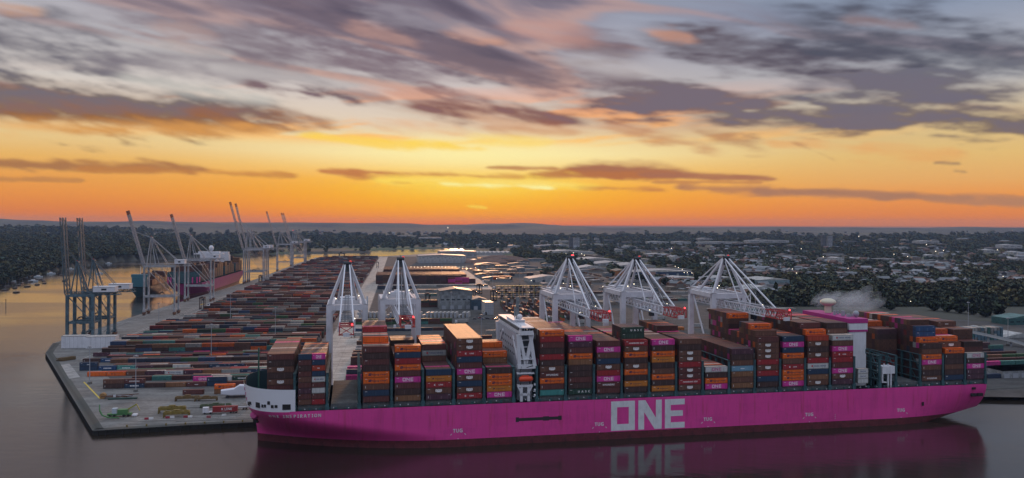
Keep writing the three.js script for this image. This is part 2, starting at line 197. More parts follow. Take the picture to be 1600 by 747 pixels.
{
  const s = new THREE.Shape(QUAY.map(([x, d]) => new THREE.Vector2(x, d)));
  const g = new THREE.ExtrudeGeometry(s, { depth: 8, bevelEnabled: false }).rotateX(-Math.PI / 2).translate(0, GROUND - 8, 0);
  struct('quay', metreUV(loose(g)), quayConcrete);
  // coping, timber fenders and tyres along the two edges that show
  const edge = [QUAY[QUAY.length - 1], QUAY[0], QUAY[1], QUAY[2], QUAY[3], QUAY[4], QUAY[5], QUAY[6]], cop = [], fend = [], r = rng(5);
  for (let i = 0; i + 1 < edge.length; i++) {
    const [a, b] = [edge[i], edge[i + 1]], L = Math.hypot(b[0] - a[0], b[1] - a[1]), ux = (b[0] - a[0]) / L, ud = (b[1] - a[1]) / L;
    cop.push(bar([a[0], GROUND + .12, -a[1]], [b[0], GROUND + .12, -b[1]], 1.0, .3));
    for (let t = 2; t < L - 1; t += 3.6 + r() * .8) { const x = a[0] + ux * t, d = a[1] + ud * t, h = 2.2 + r() * .5; fend.push(bar([x + ud * .25, -1.2, -(d - ux * .25)], [x + ud * .25, h - .2, -(d - ux * .25)], .55)); }
  }
  struct('quay_coping', cop, paint(.10, .11, .11, .8, 0, { map: scaled(grime, .1) }));
  tag(mesh('quay_fenders', fend, rubber), 'dark timber and rubber fenders along the quay wall', 'fender', null, 'stuff');
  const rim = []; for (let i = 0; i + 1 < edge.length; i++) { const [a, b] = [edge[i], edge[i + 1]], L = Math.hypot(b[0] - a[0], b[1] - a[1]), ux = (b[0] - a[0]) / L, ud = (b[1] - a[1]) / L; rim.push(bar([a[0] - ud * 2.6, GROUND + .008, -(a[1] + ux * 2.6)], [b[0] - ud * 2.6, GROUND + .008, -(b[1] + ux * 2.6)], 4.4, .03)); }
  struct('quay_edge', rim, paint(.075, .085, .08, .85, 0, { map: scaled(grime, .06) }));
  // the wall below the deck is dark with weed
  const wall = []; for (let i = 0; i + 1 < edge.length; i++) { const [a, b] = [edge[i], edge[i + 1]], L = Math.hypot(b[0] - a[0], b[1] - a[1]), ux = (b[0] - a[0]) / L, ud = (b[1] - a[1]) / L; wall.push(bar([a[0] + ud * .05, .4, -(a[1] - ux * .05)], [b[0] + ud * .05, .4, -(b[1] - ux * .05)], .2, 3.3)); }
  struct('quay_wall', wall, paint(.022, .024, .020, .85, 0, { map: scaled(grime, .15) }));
}
// roadway of the yard, its joints and lines; each sheet a few millimetres above the one below
function sheet(pts, y, m, name) { const s = new THREE.Shape(pts.map(([x, d]) => new THREE.Vector2(x, d))); return struct(name, metreUV(new THREE.ShapeGeometry(s).rotateX(-Math.PI / 2).translate(0, y, 0)), m); }
const Y = (p, q) => yardXD(p, q);
sheet([Y(1, -140), Y(26, -140), Y(26, 1960), Y(1, 1960)], GROUND + .02, paint(.50, .475, .45, .7, 0, { map: scaled(concreteMap, 1 / 55) }), 'yard_road');
sheet([Y(-112, -116), Y(0, -150), Y(0, 1930), Y(-172, 1930), Y(-168, 300), Y(-172, 0)], GROUND + .012, paint(.13, .13, .135, .85, 0, { map: scaled(concreteMap, 1 / 50) }), 'asphalt');
sheet([Y(27, -130), Y(640, -250), Y(900, 300), Y(760, 760), Y(560, 1500), Y(420, 2000), Y(27, 2000)], GROUND + .012, paint(.075, .08, .085, 1, 0, { map: scaled(concreteMap, 1 / 80) }), 'asphalt');
sheet([Y(150, 640), Y(215, 640), Y(215, 1180), Y(150, 1180)], GROUND + .02, paint(.46, .44, .42, .75, 0, { map: scaled(concreteMap, 1 / 65) }), 'yard_road');
{
  const joint = [], line = [], yellow = [];
  for (let q = -140; q < 1100; q += 9) joint.push(bar([...yardAt(1, GROUND + .028, q)], [...yardAt(26, GROUND + .028, q)], .16, .02));
  for (const p of [9.3, 17.6]) joint.push(bar(yardAt(p, GROUND + .03, -140), yardAt(p, GROUND + .03, 1400), .16, .02));
  for (const [p, q0, q1] of [[-224, 80, 880], [-190, 60, 1800], [-186.5, 60, 1800], [-178, 0, 1800]]) line.push(bar(yardAt(p, GROUND + .03, q0), yardAt(p + (q1 > 1000 ? 12 : 14), GROUND + .03, q1), .35, .02));
  for (const n of [72, 76, 102, 106]) line.push(bar(shipAt(-60, GROUND + .04, n), shipAt(430, GROUND + .04, n + 3), .3, .02));
  const e0 = ground(131, 597), e1 = ground(156, 623); yellow.push(bar([e0[0], GROUND + .05, -e0[1]], [e1[0], GROUND + .05, -e1[1]], .9, .06));
  const rail = []; for (const n of [66, 98]) for (const o of [-.4, .4]) rail.push(bar(shipAt(-40, GROUND + .05, n + o), shipAt(520, GROUND + .05, n + o), .18, .06)); for (const p of [-224.5, -191.5]) for (const o of [-.4, .4]) rail.push(bar(yardAt(p + o, GROUND + .05, 60), yardAt(p + o + 12, GROUND + .05, 700), .18, .06), bar(yardAt(p + o + 20, GROUND + .05, 700), yardAt(p + o + 20, GROUND + .05, 1700), .18, .06)); struct('crane_rail', rail, darkSteel);
  struct('road_joint', joint, paint(.15, .15, .15, .9)); struct('road_marking', line, paint(.52, .52, .50, .7)); struct('road_marking', yellow, paint(.55, .42, .06, .7));
  const a = [[95, 570], [108, 568], [125, 589], [108, 592]].map(([x, y]) => ground(x, y)); sheet(a, GROUND + .03, paint(.42, .43, .44, .8, 0, { map: scaled(concreteMap, 1 / 20) }), 'concrete_pad');
}
// far land: one terrain sheet, low marsh by the river rising to wooded hills
const RIVER = [[-9000, -2000], [-9000, 900], [-3200, 1050], ...[[0, 446], [30, 437], [61, 429], [99, 421], [152, 412], [182, 408.5], [233, 406], [330, 400], [400, 397.5], [466, 396.5], [573, 395], [582, 391.4], [640, 389.4], [716, 387.8]].map(([x, y]) => ground(x, y, 0)), [-190, 3400], [-250, 2900], [-300, 2000], [0, 700], [500, 640], [1300, 800], [9000, 300], [9000, -2000]];
function landHeight(x, d) {
  if (within(QUAY, x, d)) return .3; if (within(RIVER, x, d)) return -5;
  const a = x / d, rise = smooth(lerp(1700, 3600, smooth(.42, .2, Math.abs(a + .12))), 9000, d), ridge = fbm(x / 1700 + 3, d / 1900, 3), far = smooth(5500, 9300, d);
  let h = 2.6 + smooth(0, 500, d - 1500 - Math.max(0, x + 400) * 1.2) * 3 + rise * (52 + 44 * ridge) + far * (40 + 46 * fbm(x / 1100, 9 + d / 2600, 4) - a * 40);
  if (a > .3) h += smooth(.38, .62, a) * smooth(3600, 5200, d) * 22; if (a < -.25) h += smooth(-.3, -.6, a) * smooth(1500, 2600, d) * 22;
  return h;
}
{
  const NX = 260, ND = 210, pos = [], col = [], idx = [], c = new THREE.Color();
  for (let j = 0; j <= ND; j++) { const d = 420 * Math.pow(9800 / 420, j / ND); for (let i = 0; i <= NX; i++) { const x = ((i / NX) * 2 - 1) * .86 * (d + 260); const h = landHeight(x, d); pos.push(x, h, -d);
    const f = fbm(x / 330, d / 420, 4), f2 = noise(x / 90 + 7, d / 120); const fld = smooth(.02, .2, noise(x / 260 + 31, d / 330)) * smooth(2600, 5200, d), green = smooth(.05, .25, f) * smooth(900, 1600, d), brown = smooth(.1, .35, f2) * .5; const k = .045 + .02 * f; c.setRGB(lerp(lerp(k * 1.15, .075, green), .085, brown * .4), lerp(lerp(k * 1.2, .095, green), .07, brown * .4), lerp(lerp(k * .95, .04, green), .05, brown * .4)); c.lerp(new THREE.Color().setRGB(.105, .105, .065), fld * .8); c.lerp(new THREE.Color().setRGB(.040 + .022 * noise(x / 140, d / 160), .052 + .022 * noise(x / 140, d / 160), .048), smooth(3600, 5600, d) * (1 - fld * .55)); col.push(c.r, c.g, c.b); } }
  for (let j = 0; j < ND; j++) for (let i = 0; i < NX; i++) { const a = j * (NX + 1) + i; idx.push(a, a + 1, a + NX + 1, a + 1, a + NX + 2, a + NX + 1); }
  const g = new THREE.BufferGeometry(); g.setAttribute('position', new THREE.Float32BufferAttribute(pos, 3)); g.setAttribute('color', new THREE.Float32BufferAttribute(col, 3)); g.setIndex(idx); g.computeVertexNormals();
  struct('terrain', g, new THREE.MeshStandardMaterial({ vertexColors: true, roughness: 1 }));
}

// ---------------------------------------------------------------- the container ship: local x runs from bow to stern, local z towards the viewer (minus n)
const BEAM = 59.4, MIDN = BEAM / 2, SHIP_L = 392.5, DECK = 20;
function halfBreadth(s, y, L = SHIP_L) {                     // the hull's lines: fine at the water, full and flared at the deck
  const t = clamp(y / DECK), k = smooth(.12, 1, t), s0 = lerp(5.2, .4, Math.pow(t, 2.2)), Lent = lerp(94, 25, Math.pow(k, .85)), a = lerp(1.9, 2.5, k), b = lerp(1, 2.25, k);
  let h = 1; if (s < s0) return 0; if (s < s0 + Lent) h = Math.pow(1 - Math.pow(1 - (s - s0) / Lent, a), 1 / b);
  const aft = L - 62; if (s > aft) { const u = (s - aft) / 62; h *= 1 - (1 - t) * (1 - t) * .5 * u * u - .02 * u; }
  return h * MIDN;
}
const keel = (s, L = SHIP_L) => s > L - 62 ? -3 + 9.2 * Math.pow((s - L + 62) / 62, 1.25) : -3;
function hullBand(y0, y1, L, ny, sections) {                 // both sides between two heights, plus the transom
  const g = [], S = sections, pos = [], uv = [], idx = [];
  const lev = (s, j) => lerp(Math.max(y0, keel(s, L)), Math.max(y1, keel(s, L) + .01), j / ny);
  for (const side of [-1, 1]) { const o = pos.length / 3; for (const s of S) for (let j = 0; j <= ny; j++) { const y = lev(s, j), hb = halfBreadth(s, y, L), z = -MIDN + side * hb; const x = hb > 0 ? s : Math.max(s, lerp(5.2, .4, Math.pow(clamp(y / DECK), 2.2))); pos.push(x, y, z); uv.push(s, y); }
    for (let i = 0; i + 1 < S.length; i++) for (let j = 0; j < ny; j++) { const a = o + i * (ny + 1) + j, b = a + ny + 1; side > 0 ? idx.push(a, b, a + 1, b, b + 1, a + 1) : idx.push(a, a + 1, b, b, a + 1, b + 1); } }
  { const o = pos.length / 3, s = S[S.length - 1]; for (let j = 0; j <= ny; j++) for (const side of [-1, 1]) { const y = lev(s, j); pos.push(s, y, -MIDN + side * halfBreadth(s, y, L)); uv.push(side * 20, y); } for (let j = 0; j < ny; j++) { const a = o + 2 * j; idx.push(a, a + 2, a + 1, a + 1, a + 2, a + 3); } }
  const b = new THREE.BufferGeometry(); b.setAttribute('position', new THREE.Float32BufferAttribute(pos, 3)); b.setAttribute('uv', new THREE.Float32BufferAttribute(uv, 2)); b.setIndex(idx); b.computeVertexNormals(); return b;
}
function deckPlate(y, L, sections) { const sh = new THREE.Shape(); sections.forEach((s, i) => { const z = halfBreadth(s, Math.min(y, DECK), L) - .02; i ? sh.lineTo(s, -MIDN + z) : sh.moveTo(s, -MIDN + z); }); [...sections].reverse().forEach((s) => sh.lineTo(s, -MIDN - halfBreadth(s, Math.min(y, DECK), L) + .02)); return metreUV(new THREE.ShapeGeometry(sh).rotateX(-Math.PI / 2).scale(1, 1, -1).translate(0, y, 0)); }
const sectionsFor = (L) => { const S = []; for (let s = 0; s < 30; s += 1) S.push(s); for (let s = 30; s < 110; s += 5) S.push(s); for (let s = 110; s < L - 64; s += 22) S.push(s); for (let s = L - 62; s < L; s += 4) S.push(s); S.push(L); return S; };
const SEC = sectionsFor(SHIP_L);
// weathered paint of the topsides: plate seams, faint streaks from the scuppers, scuffs near the water
const hullWear = noiseTexture(1024, (u, v) => { const st = Math.max(0, tile((x, y, n) => fbm(x * 3, y * .16, n), u, v, 22, 4) - .05), pl = (Math.abs((u * 24) % 1 - .5) > .488 ? .05 : 0) + (Math.abs((v * 8) % 1 - .5) > .485 ? .04 : 0), sc = smooth(.16, .34, tile((x, y, n) => fbm(x * 1.6, y * .7, n), u, v + .13, 13, 4)) * smooth(.5, .15, Math.abs(v - .3)) * .16, rs = Math.max(0, tile((x, y, n) => fbm(x * 4, y * .12, n), u + .41, v, 26, 3) - .22) * 1.2, k = .97 + .06 * tile(fbm, u, v, 3, 3) - .10 * st - pl * .8 - sc * .15; return [k - rs * .15, k * .99 - rs * .05, k - rs * .3]; }, true);
hullWear.repeat.set(1 / 130, 1 / 40);
const hullPaint = paint(.78, .066, .35, .42, 0, { map: hullWear }), bootPaint = paint(.17, .028, .042, .6, 0, { map: scaled(grime, .06) });
const ship = thing('container_ship', 'magenta container ship with white bow bulwark loaded with stacks beside the quay', 'container ship', shipAt(0, 0, 0), AS);
mesh('hull', hullBand(3.6, DECK, SHIP_L, 16, SEC), hullPaint, ship);
mesh('boot_topping', hullBand(-3, 3.6, SHIP_L, 5, SEC), bootPaint, ship);
mesh('deck', deckPlate(DECK, SHIP_L, SEC), tealSteel, ship);
{ // white bulwark and breakwater round the forecastle, with its dark mooring ports
  const top = 30.6, S = []; for (let s = 0; s <= 25; s += .5) S.push(s);
  const wallAt = (s, y, t) => { const hb = Math.max(0, halfBreadth(Math.max(s, .42), DECK) + (y - DECK) * .06 - t); return hb; };
  const wall = (t) => { const pos = [], idx = []; for (const side of [-1, 1]) { const o = pos.length / 3; for (const s of S) for (let j = 0; j <= 4; j++) { const e = Math.max(0, (s - 23) / 2), y = lerp(DECK + (s > 22.5 ? .0 : -.2), top - 0.02 * s, j / 4); pos.push(Math.max(s, .42 + t) - (1 - s / 25) * (y - DECK) * .14, y, -MIDN + side * wallAt(s, y, t)); }
    for (let i = 0; i + 1 < S.length; i++) for (let j = 0; j < 4; j++) { const a = o + i * 5 + j, b = a + 5; (side > 0) === (t === 0) ? idx.push(a, b, a + 1, b, b + 1, a + 1) : idx.push(a, a + 1, b, b, a + 1, b + 1); } } const g = new THREE.BufferGeometry(); g.setAttribute('position', new THREE.Float32BufferAttribute(pos, 3)); g.setIndex(idx); g.computeVertexNormals(); return g; };
  const b = mesh('bulwark', wall(0), paint(.74, .78, .84, .45), ship); mesh('bulwark_lining', wall(.35), tealSteel, b);
  const ports = [[3.2, 21.6, .9, 1.7], [4.3, 22.3, .8, 1.3], [8.2, 22.4, 1.9, 2.4], [10.4, 22.3, .8, 1.4], [11.6, 22.4, .8, 1.3], [13.4, 24.0, 1.1, 1.5], [14.9, 22.4, 1.1, 1.4], [16.6, 22.5, 1.2, 1.3], [21.2, 22.2, 3.6, 2.5]];
  for (const [s, y, w, h] of ports) { const z0 = wallAt(s - w / 2, y, 0), z1 = wallAt(s + w / 2, y, 0); mesh('mooring_port', bar([s - w / 2 - .1 - (1 - s / 25) * (y - DECK) * .14, y, -MIDN + z0 - .1], [s + w / 2 - (1 - s / 25) * (y - DECK) * .14, y, -MIDN + z1 - .1], .5, h), black, b); }
  // the three magenta letters on the bow quarter
  ['O', 'N', 'E'].forEach((ch, i) => { const s = 2.0 + .18 * i, y = 28.4 - i * 2.3, q = lettering(ch, 1.7, .06); q.rotateY(1.05).translate(s - .5 - (1 - s / 25) * (y - DECK) * .14, y - 1.2, -MIDN + wallAt(s, y, 0) + .05); mesh('lettering', q, magenta, b); });
  parts('bow_mast', [bar([6, DECK, -MIDN + 4], [6, 46, -MIDN + 4], .7), bar([6, 40, -MIDN + 2.5], [6, 40, -MIDN + 5.5], .3), bar([6, 44, -MIDN + 3], [6, 44, -MIDN + 5], .3)], paint(.03, .12, .09, .6), ship);
  parts('windlass', [box(4, 2.2, 3, 9, DECK + 1.2, -MIDN + 6), rod([7, DECK + 1.6, -MIDN + 9], [11, DECK + 1.6, -MIDN + 9], 1.1, 10), box(4, 2.2, 3, 9, DECK + 1.2, -MIDN - 6)], tealSteel, ship);
  const a = mesh('anchor', [bar([5.9, 12.2, -MIDN + 12.0], [5.4, 15.4, -MIDN + 13.6], .6), bar([5.0, 12.4, -MIDN + 12.0], [6.9, 12.0, -MIDN + 13.1], .9, .8), box(2.2, 1.6, 1, 5.6, 12.3, -MIDN + 12.3)], black, ship);
  mesh('anchor_pocket', [rod([5.2, 14.2, -MIDN + 11.6], [4.9, 15.8, -MIDN + 14.2], 1.7, 12)], magenta, ship);
}
// hatch coamings and covers, bay by bay, and the steel lashing bridges between them
const BAYS = [11.9, 26.1, 41.0, 55.6, 70.3, 85.0, 99.8, 114.4, 140.6, 155, 169.5, 183.9, 198.3, 212.7, 227.1, 241.5, 255.8, 270.1, 284.4, 298.7, 338, 352.4, 366.4, 380.2];
const hatchGrey = paint(.115, .13, .14, .7, 0, { map: scaled(grime, .07) });
for (const s of BAYS) {
  const near = s < 20 ? 5 : 1.2;
  mesh('hatch_cover', [block(s - .2, s + 12.3, DECK, DECK + 1.5, -near, -BEAM + near), ...[0, 1, 2, 3, 4].map((k) => block(s, s + 12.1, DECK + 1.5, DECK + 2.62, -near - .1 - k * (BEAM - 2 * near) / 5 - .1, -near - (k + 1) * (BEAM - 2 * near) / 5))], hatchGrey, ship);
}
for (const s of [24.6, 39.2, 53.9, 68.8, 83.5, 98.2, 112.9, 127.4, 138.9, 153.5, 167.9, 182.3, 196.7, 211.1, 225.5, 239.9, 254.2, 268.5, 282.8, 297.1, 311.4, 326.5, 336.4, 351, 365, 378.8, 391.6]) {
  const h = 37.2, g = [], z0 = -.7, z1 = -BEAM + .7, w = 1.05;
  for (let k = 0; k <= 8; k++) { const z = lerp(z0, z1, k / 8); g.push(block(s - w / 2, s + w / 2, DECK, h, z - .45, z + .45)); }
  for (const y of [24.5, 28.7, 32.9, h]) g.push(block(s - w / 2 - .15, s + w / 2 + .15, y - .25, y, z0 + .4, z1 - .4));
  g.push(bar([s, DECK + 1, z0], [s, 28.5, lerp(z0, z1, .125)], .35), bar([s, 28.7, z0], [s, 37, lerp(z0, z1, .125)], .35), block(s - .9, s + .9, DECK, DECK + 2.6, z0 - .9, z0 + .55));
  mesh('lashing_bridge', g, tealSteel, ship);
}
{ // the side walkway with its railing, ventilators and fittings
  const g = [], r = rng(3); for (let s = 27; s < 391; s += 2.4) g.push(bar([s, DECK, -.25], [s, DECK + 1.1, -.25], .07)); g.push(bar([27, DECK + 1.1, -.25], [391, DECK + 1.1, -.25], .07), bar([27, DECK + .6, -.25], [391, DECK + .6, -.25], .05));
  for (let s = 27; s < 388; s += 3.1 + r() * 3) g.push(box(.6 + r() * .9, .8 + r() * .9, .5, s, DECK + .6, -.95));
  mesh('railing', g, tealSteel, ship);
  const b = []; for (let i = 0; i < 60; i++) b.push(box(.5, .5, .4, 28 + i * 6.05 + r() * 3, DECK + .4 + r() * .8, -.85)); parts('deck_fitting', b, white, ship);
}
{ // deckhouse forward: two splayed white legs each side carrying the wide bridge, a block of cabins amidships, wheelhouse and masts
  const cabinGrey = paint(.46, .49, .55, .5, 0, { map: scaled(grimeSoft, .05) }); const t = mesh('deckhouse', [block(130.2, 137.8, DECK, 52.4, -9.5, -BEAM + 2.6), block(130.2, 137.8, DECK, 36, -6, -9.5)], cabinGrey, ship);
  mesh('cabin_front', block(130.6, 137.4, 38.6, 52, -9.2, -9.5), paint(.07, .09, .11, .5), t); parts('balcony', [42, 45.4, 48.8].map((y) => block(130.3, 137.7, y, y + .5, -7.4, -9.2)), white, t); parts('cabin_window', [41, 44.4, 47.8].flatMap((y) => [0, 1, 2, 3, 4, 5, 6, 7, 8].map((k) => block(130.05, 130.2, y, y + 1, -13 - k * 4.6, -14.2 - k * 4.6))), glassDark, t);  // dark front panel paints in the windows and shadow behind the splayed legs
  const fr = []; for (const z of [-1.4, -BEAM + 1.4]) { const d = z > -20 ? -1 : 1; fr.push(bar([130.4, 37.4, z], [129.6, 52.8, z], 1.5, 1.7), bar([133.4, 37.4, z], [136.8, 52.5, z], 1.3, 1.5), bar([133.6, 37.8, z], [130.4, 52.5, z], 1.3, 1.5), bar([138.0, 37.4, z], [135.7, 52.5, z], 1.5, 1.7), block(129.4, 138.4, 36.2, 38.2, z - .9, z + .9), bar([130.2, 38, z + d * 1], [130.2, 50, z + d * 15], .9, 1.3)); }
  for (const z of [-1.4, -5, -9, -13]) fr.push(block(131, 137.4, 40.6, 40.9, z - 1.2, z + 1.2));
  parts('bridge_frame', fr, white, ship);
  const wing = mesh('bridge_wing', [block(130.6, 137.2, 52.6, 53.8, .2, -BEAM - .2), block(130.4, 137.4, 55.9, 56.3, 0, -BEAM), block(131, 132.0, 53.8, 55.9, -1, -BEAM + 1), ...[-.4, -2.2, -3.8].map((z) => block(131, 136.6, 53.8, 54.6, z - .1, z + .1)), block(130.8, 136.9, 53.8, 54.7, .05, .2), block(130.7, 131, 53.8, 54.7, 0, -6), block(136.7, 137, 53.8, 54.7, 0, -6)], white, ship);
  const win = []; for (let z = -.6; z > -4.4; z -= 1.25) win.push(block(136.75, 136.9, 54.7, 55.85, z, z - 1.0)); for (let x = 131.4; x < 136.4; x += 1.3) win.push(block(x, x + 1.05, 54.7, 55.85, -.05, .1)); for (let z = -5; z > -BEAM + 3; z -= 1.7) win.push(block(130.6, 130.95, 54.2, 55.6, z, z - 1.35));
  parts('bridge_window', win, glassDark, wing);
  mesh('wheelhouse', [block(131.2, 137.2, 53.8, 57.2, -21, -BEAM + 21), block(131, 137.4, 57.2, 57.6, -20.5, -BEAM + 20.5)], white, ship);
  parts('radar_mast', [bar([134.4, 57.4, -26], [134.4, 69, -26], 1.4), bar([134.4, 64, -23.4], [134.4, 64, -28.6], .6), bar([134.4, 67, -24.4], [134.4, 67, -27.6], .5), box(3.6, .4, .4, 134.4, 65, -24.2), box(3, .4, .4, 134.4, 68, -26), bar([134.4, 57.4, -33], [134.4, 63, -33], .7)], paint(.18, .22, .24, .6), ship);
  const sat = mesh('satellite_dome', new THREE.SphereGeometry(1.5, 12, 8).translate(134, 59.4, -18.5), white, ship);
  parts('handrail', [...[-1, -6, -11, -16].map((z) => bar([130.8, 56.3, z], [130.8, 57.3, z], .1)), bar([130.8, 57.3, 0], [130.8, 57.3, -18], .1), bar([137, 57.3, 0], [137, 57.3, -18], .1)], white, ship);
  // lifeboat station on the near side
  parts('boat_station', [block(130.6, 131.9, DECK + .4, 28, -.2, -1.6), block(134.2, 135.5, DECK + .4, 28, -.2, -1.6), block(129.2, 136.8, 27.4, 28.4, -.1, -3), block(130.4, 135.6, 23.2, 24.2, -.2, -1.6), bar([131.2, 24.4, -.5], [129.6, 27.6, -.5], .7), bar([134.8, 24.4, -.5], [136.4, 27.6, -.5], .7), block(129, 137.6, 33.7, 34.2, -.1, -3)], white, ship);
  parts('davit', [bar([131, 28.4, -1.5], [131, 32, -.4], .35), bar([135.6, 28.4, -1.5], [135.6, 32, -.4], .35), bar([130.6, 34.2, -1], [131.2, 37.3, -.6], .35), bar([130.6, 36, -.8], [137, 37.6, -.6], .4), bar([136.6, 34.2, -1], [136.8, 37.6, -.6], .3)], darkSteel, ship);
  const lb = new THREE.CapsuleGeometry(1.25, 4.6, 6, 12).rotateZ(Math.PI / 2).scale(1, 1.05, 1).translate(133.4, 31.3, -.3);
  mesh('lifeboat', [lb, block(131.4, 134.8, 32.3, 33.0, -.9, .3)], paint(.72, .07, .02, .45), ship);
  parts('life_raft', [...[0, 1, 2].map((i) => rod([137.6, 28.3 - i * 2.6, -.9], [139.3, 28.3 - i * 2.6, -.9], .6, 8)), block(137.2, 139.6, 25, 25.2, -.3, -1.8), block(137.2, 139.6, 22.4, 22.6, -.3, -1.8)], white, ship);
}
{ // engine casing and funnel aft, white with magenta bands
  mesh('engine_casing', [block(313.4, 323.6, DECK, 49.2, -8, -BEAM + 10), block(313.2, 324.2, 50.3, 53.7, -7.6, -BEAM + 6)], white, ship);
  const f = mesh('funnel', [block(313.2, 324.4, 53.9, 56.2, -7.5, -BEAM + 6), block(313.3, 324.4, 49.2, 50.3, -7.7, -BEAM + 10)], paint(.42, .03, .22, .5), ship);
  parts('exhaust_pipe', [rod([319, 56.3, -22], [319, 59, -22], 1.1, 10), rod([321, 56.3, -25], [321, 58.4, -25], .8, 10), rod([317, 56.3, -27], [317, 58.6, -27], .8, 10), rod([321, 56.3, -30], [321, 58.2, -30], .7, 10)], greyPaint, f);
  parts('ventilator', [new THREE.SphereGeometry(1.7, 12, 8, 0, Math.PI).rotateY(-.9).rotateX(-.5).translate(321.6, 58.2, -14), box(.9, 1.4, .9, 321.6, 56.9, -14), box(2, 1.6, 1.6, 319.4, 57, -17.4), box(1.6, 1.3, 1.4, 322.8, 56.9, -18.8)], greyPaint, f);
  const m = mesh('mushroom_ventilator', [rod([320, 56.3, -38], [320, 61.2, -38], 1.9, 14), new THREE.SphereGeometry(4.4, 24, 14).scale(1, .5, 1).translate(320, 62.4, -38)], paint(.60, .57, .44, .6), ship);
  parts('gangway_house', [block(328.2, 335.6, 27.4, 31.4, -.4, -5), rod([330.2, 31.4, -2], [330.2, 32.6, -2], .4, 8), rod([332.6, 31.4, -2], [332.6, 32.4, -2], .3, 8)], white, ship);
  parts('gangway_leg', [block(331.5, 332.2, DECK, 27.4, -.6, -1.3), block(333.2, 333.9, DECK, 27.4, -.6, -1.3), block(328.2, 328.8, 23, 27.4, -.6, -4), block(328.2, 331.2, 22.6, 23, -.6, -4)], white, ship);
  parts('ladder_frame', [...[0, 1, 2, 3, 4, 5].map((i) => bar([325.6 + i * 1.7, DECK, -9], [325.6 + i * 1.7, 37, -9], .25)), ...[0, 1, 2, 3].map((i) => bar([325, 24 + i * 4, -9], [337, 24 + i * 4, -9], .3)), bar([322, 40, -6], [336, 35, -2], .5), ...[0, 1, 2, 3, 4, 5, 6].map((i) => bar([322 + i * 2, 40 - i * .72, -6 + i * .57], [322 + i * 2, 37.6 - i * .72, -6 + i * .57], .3))], tealSteel, ship);
}
// lettering on the hull side
const glyphs = { O: [[[0, 0], [12.4, 0], [12.4, 14.6], [0, 14.6]], [[3.1, 3.2], [9.2, 3.2], [9.2, 11.6], [3.1, 11.6]]], N: [[[0, 0], [3.1, 0], [3.1, 8.6], [8.6, 0], [12.4, 0], [12.4, 14.6], [9.3, 14.6], [9.3, 5.6], [3.7, 14.6], [0, 14.6]]], E: [[[0, 0], [10.6, 0], [10.6, 2.9], [3.1, 2.9], [3.1, 6.0], [9.6, 6.0], [9.6, 8.8], [3.1, 8.8], [3.1, 11.7], [10.6, 11.7], [10.6, 14.6], [0, 14.6]]] };
const letterWhite = paint(.74, .77, .80, .45, 0, { map: scaled(grimeSoft, .08) });
[['O', 176.7], ['N', 190.9], ['E', 205]].forEach(([c, s]) => { const sh = new THREE.Shape(glyphs[c][0].map((p) => new THREE.Vector2(...p))); if (glyphs[c][1]) sh.holes.push(new THREE.Path(glyphs[c][1].map((p) => new THREE.Vector2(...p)))); mesh('hull_lettering', metreUV(new THREE.ExtrudeGeometry(sh, { depth: .04, bevelEnabled: false }).translate(s, 4.1, .005)), letterWhite, ship); });
for (const [i, s] of [97.8, 168.2, 225.8, 282.6, 336.8].entries()) { const z = -MIDN + halfBreadth(s + 1.5, 7.6) + .01; mesh('tug_mark', [lettering('TUG', 1.75, .04).translate(s, 6.9, z), bar([s - 1.2, 5.7, z], [s - .5, 6.3, z], .05, .3), bar([s + 6.3, 5.7, z], [s + 5.6, 6.3, z], .05, .3), box(.5, .3, .05, s + 2.5, 3.9, z)], letterWhite, ship); }
{ const name = 'ONE INSPIRATION', g = []; let s = 13.2; for (const ch of name) { if (ch !== ' ') { const y = 17.4, z = (q) => -MIDN + halfBreadth(q, y + .8), sl = Math.atan2(z(s + .9) - z(s - .9), 1.8), tilt = Math.atan2(halfBreadth(s, y + 1.6) - halfBreadth(s, y), 1.6), q = lettering(ch, 1.5, .05); q.rotateX(tilt).rotateY(-sl).translate(s, y - .3, -MIDN + halfBreadth(s, y) + .2); g.push(q); } s += ch === 'I' ? 1.1 : ch === ' ' ? 1.1 : 1.75; } mesh('name_lettering', g, letterWhite, ship); }
parts('pilot_ladder_recess', [block(128.6, 151.2, 11.0, 12.5, -.05, .03), block(128.4, 130, 10.6, 12.9, -.05, .05), block(142, 145, 10.7, 12.8, -.05, .06), block(149.6, 151.4, 10.7, 12.8, -.05, .06)], paint(.03, .022, .03, .7), ship);
parts('stern_port', [block(382.6, 385.8, 13.4, 15, -.9, -.0), block(386.6, 389.8, 13.4, 15, -.9, -.0), block(383.2, 385.2, 17.2, 18.4, -.7, .0), block(352, 353, 9.6, 11.6, -.3, .03)], black, ship);
parts('draught_mark', [5, 6, 7].map((k) => box(.3, .3, .04, 300, k, .01)), letterWhite, ship);

// ---------------------------------------------------------------- containers
const CL = 12.19, CH = 2.896, CW = 2.44;
const COLOURS = { maroon: [.105, .032, .030], brown: [.125, .055, .036], dark: [.055, .028, .026], plum: [.075, .030, .048], red: [.30, .020, .026], orange: [.72, .13, .010], amber: [.50, .17, .02], navy: [.016, .042, .090], blue: [.016, .065, .17], magenta: [.60, .035, .30], white: [.50, .53, .53], grey: [.28, .30, .30], teal: [.05, .25, .24], green: [.03, .13, .05], darkgreen: [.015, .05, .035], sky: [.14, .30, .42], tan: [.20, .095, .045], vermilion: [.36, .045, .02] };
const WORDS = { maroon: 'maroon', brown: 'brown', dark: 'blackish brown', plum: 'plum', red: 'red', orange: 'orange', amber: 'amber', navy: 'navy', blue: 'blue', magenta: 'magenta', white: 'white', grey: 'grey', teal: 'teal', green: 'green', darkgreen: 'dark green', sky: 'pale blue', tan: 'tan', vermilion: 'vermilion' };
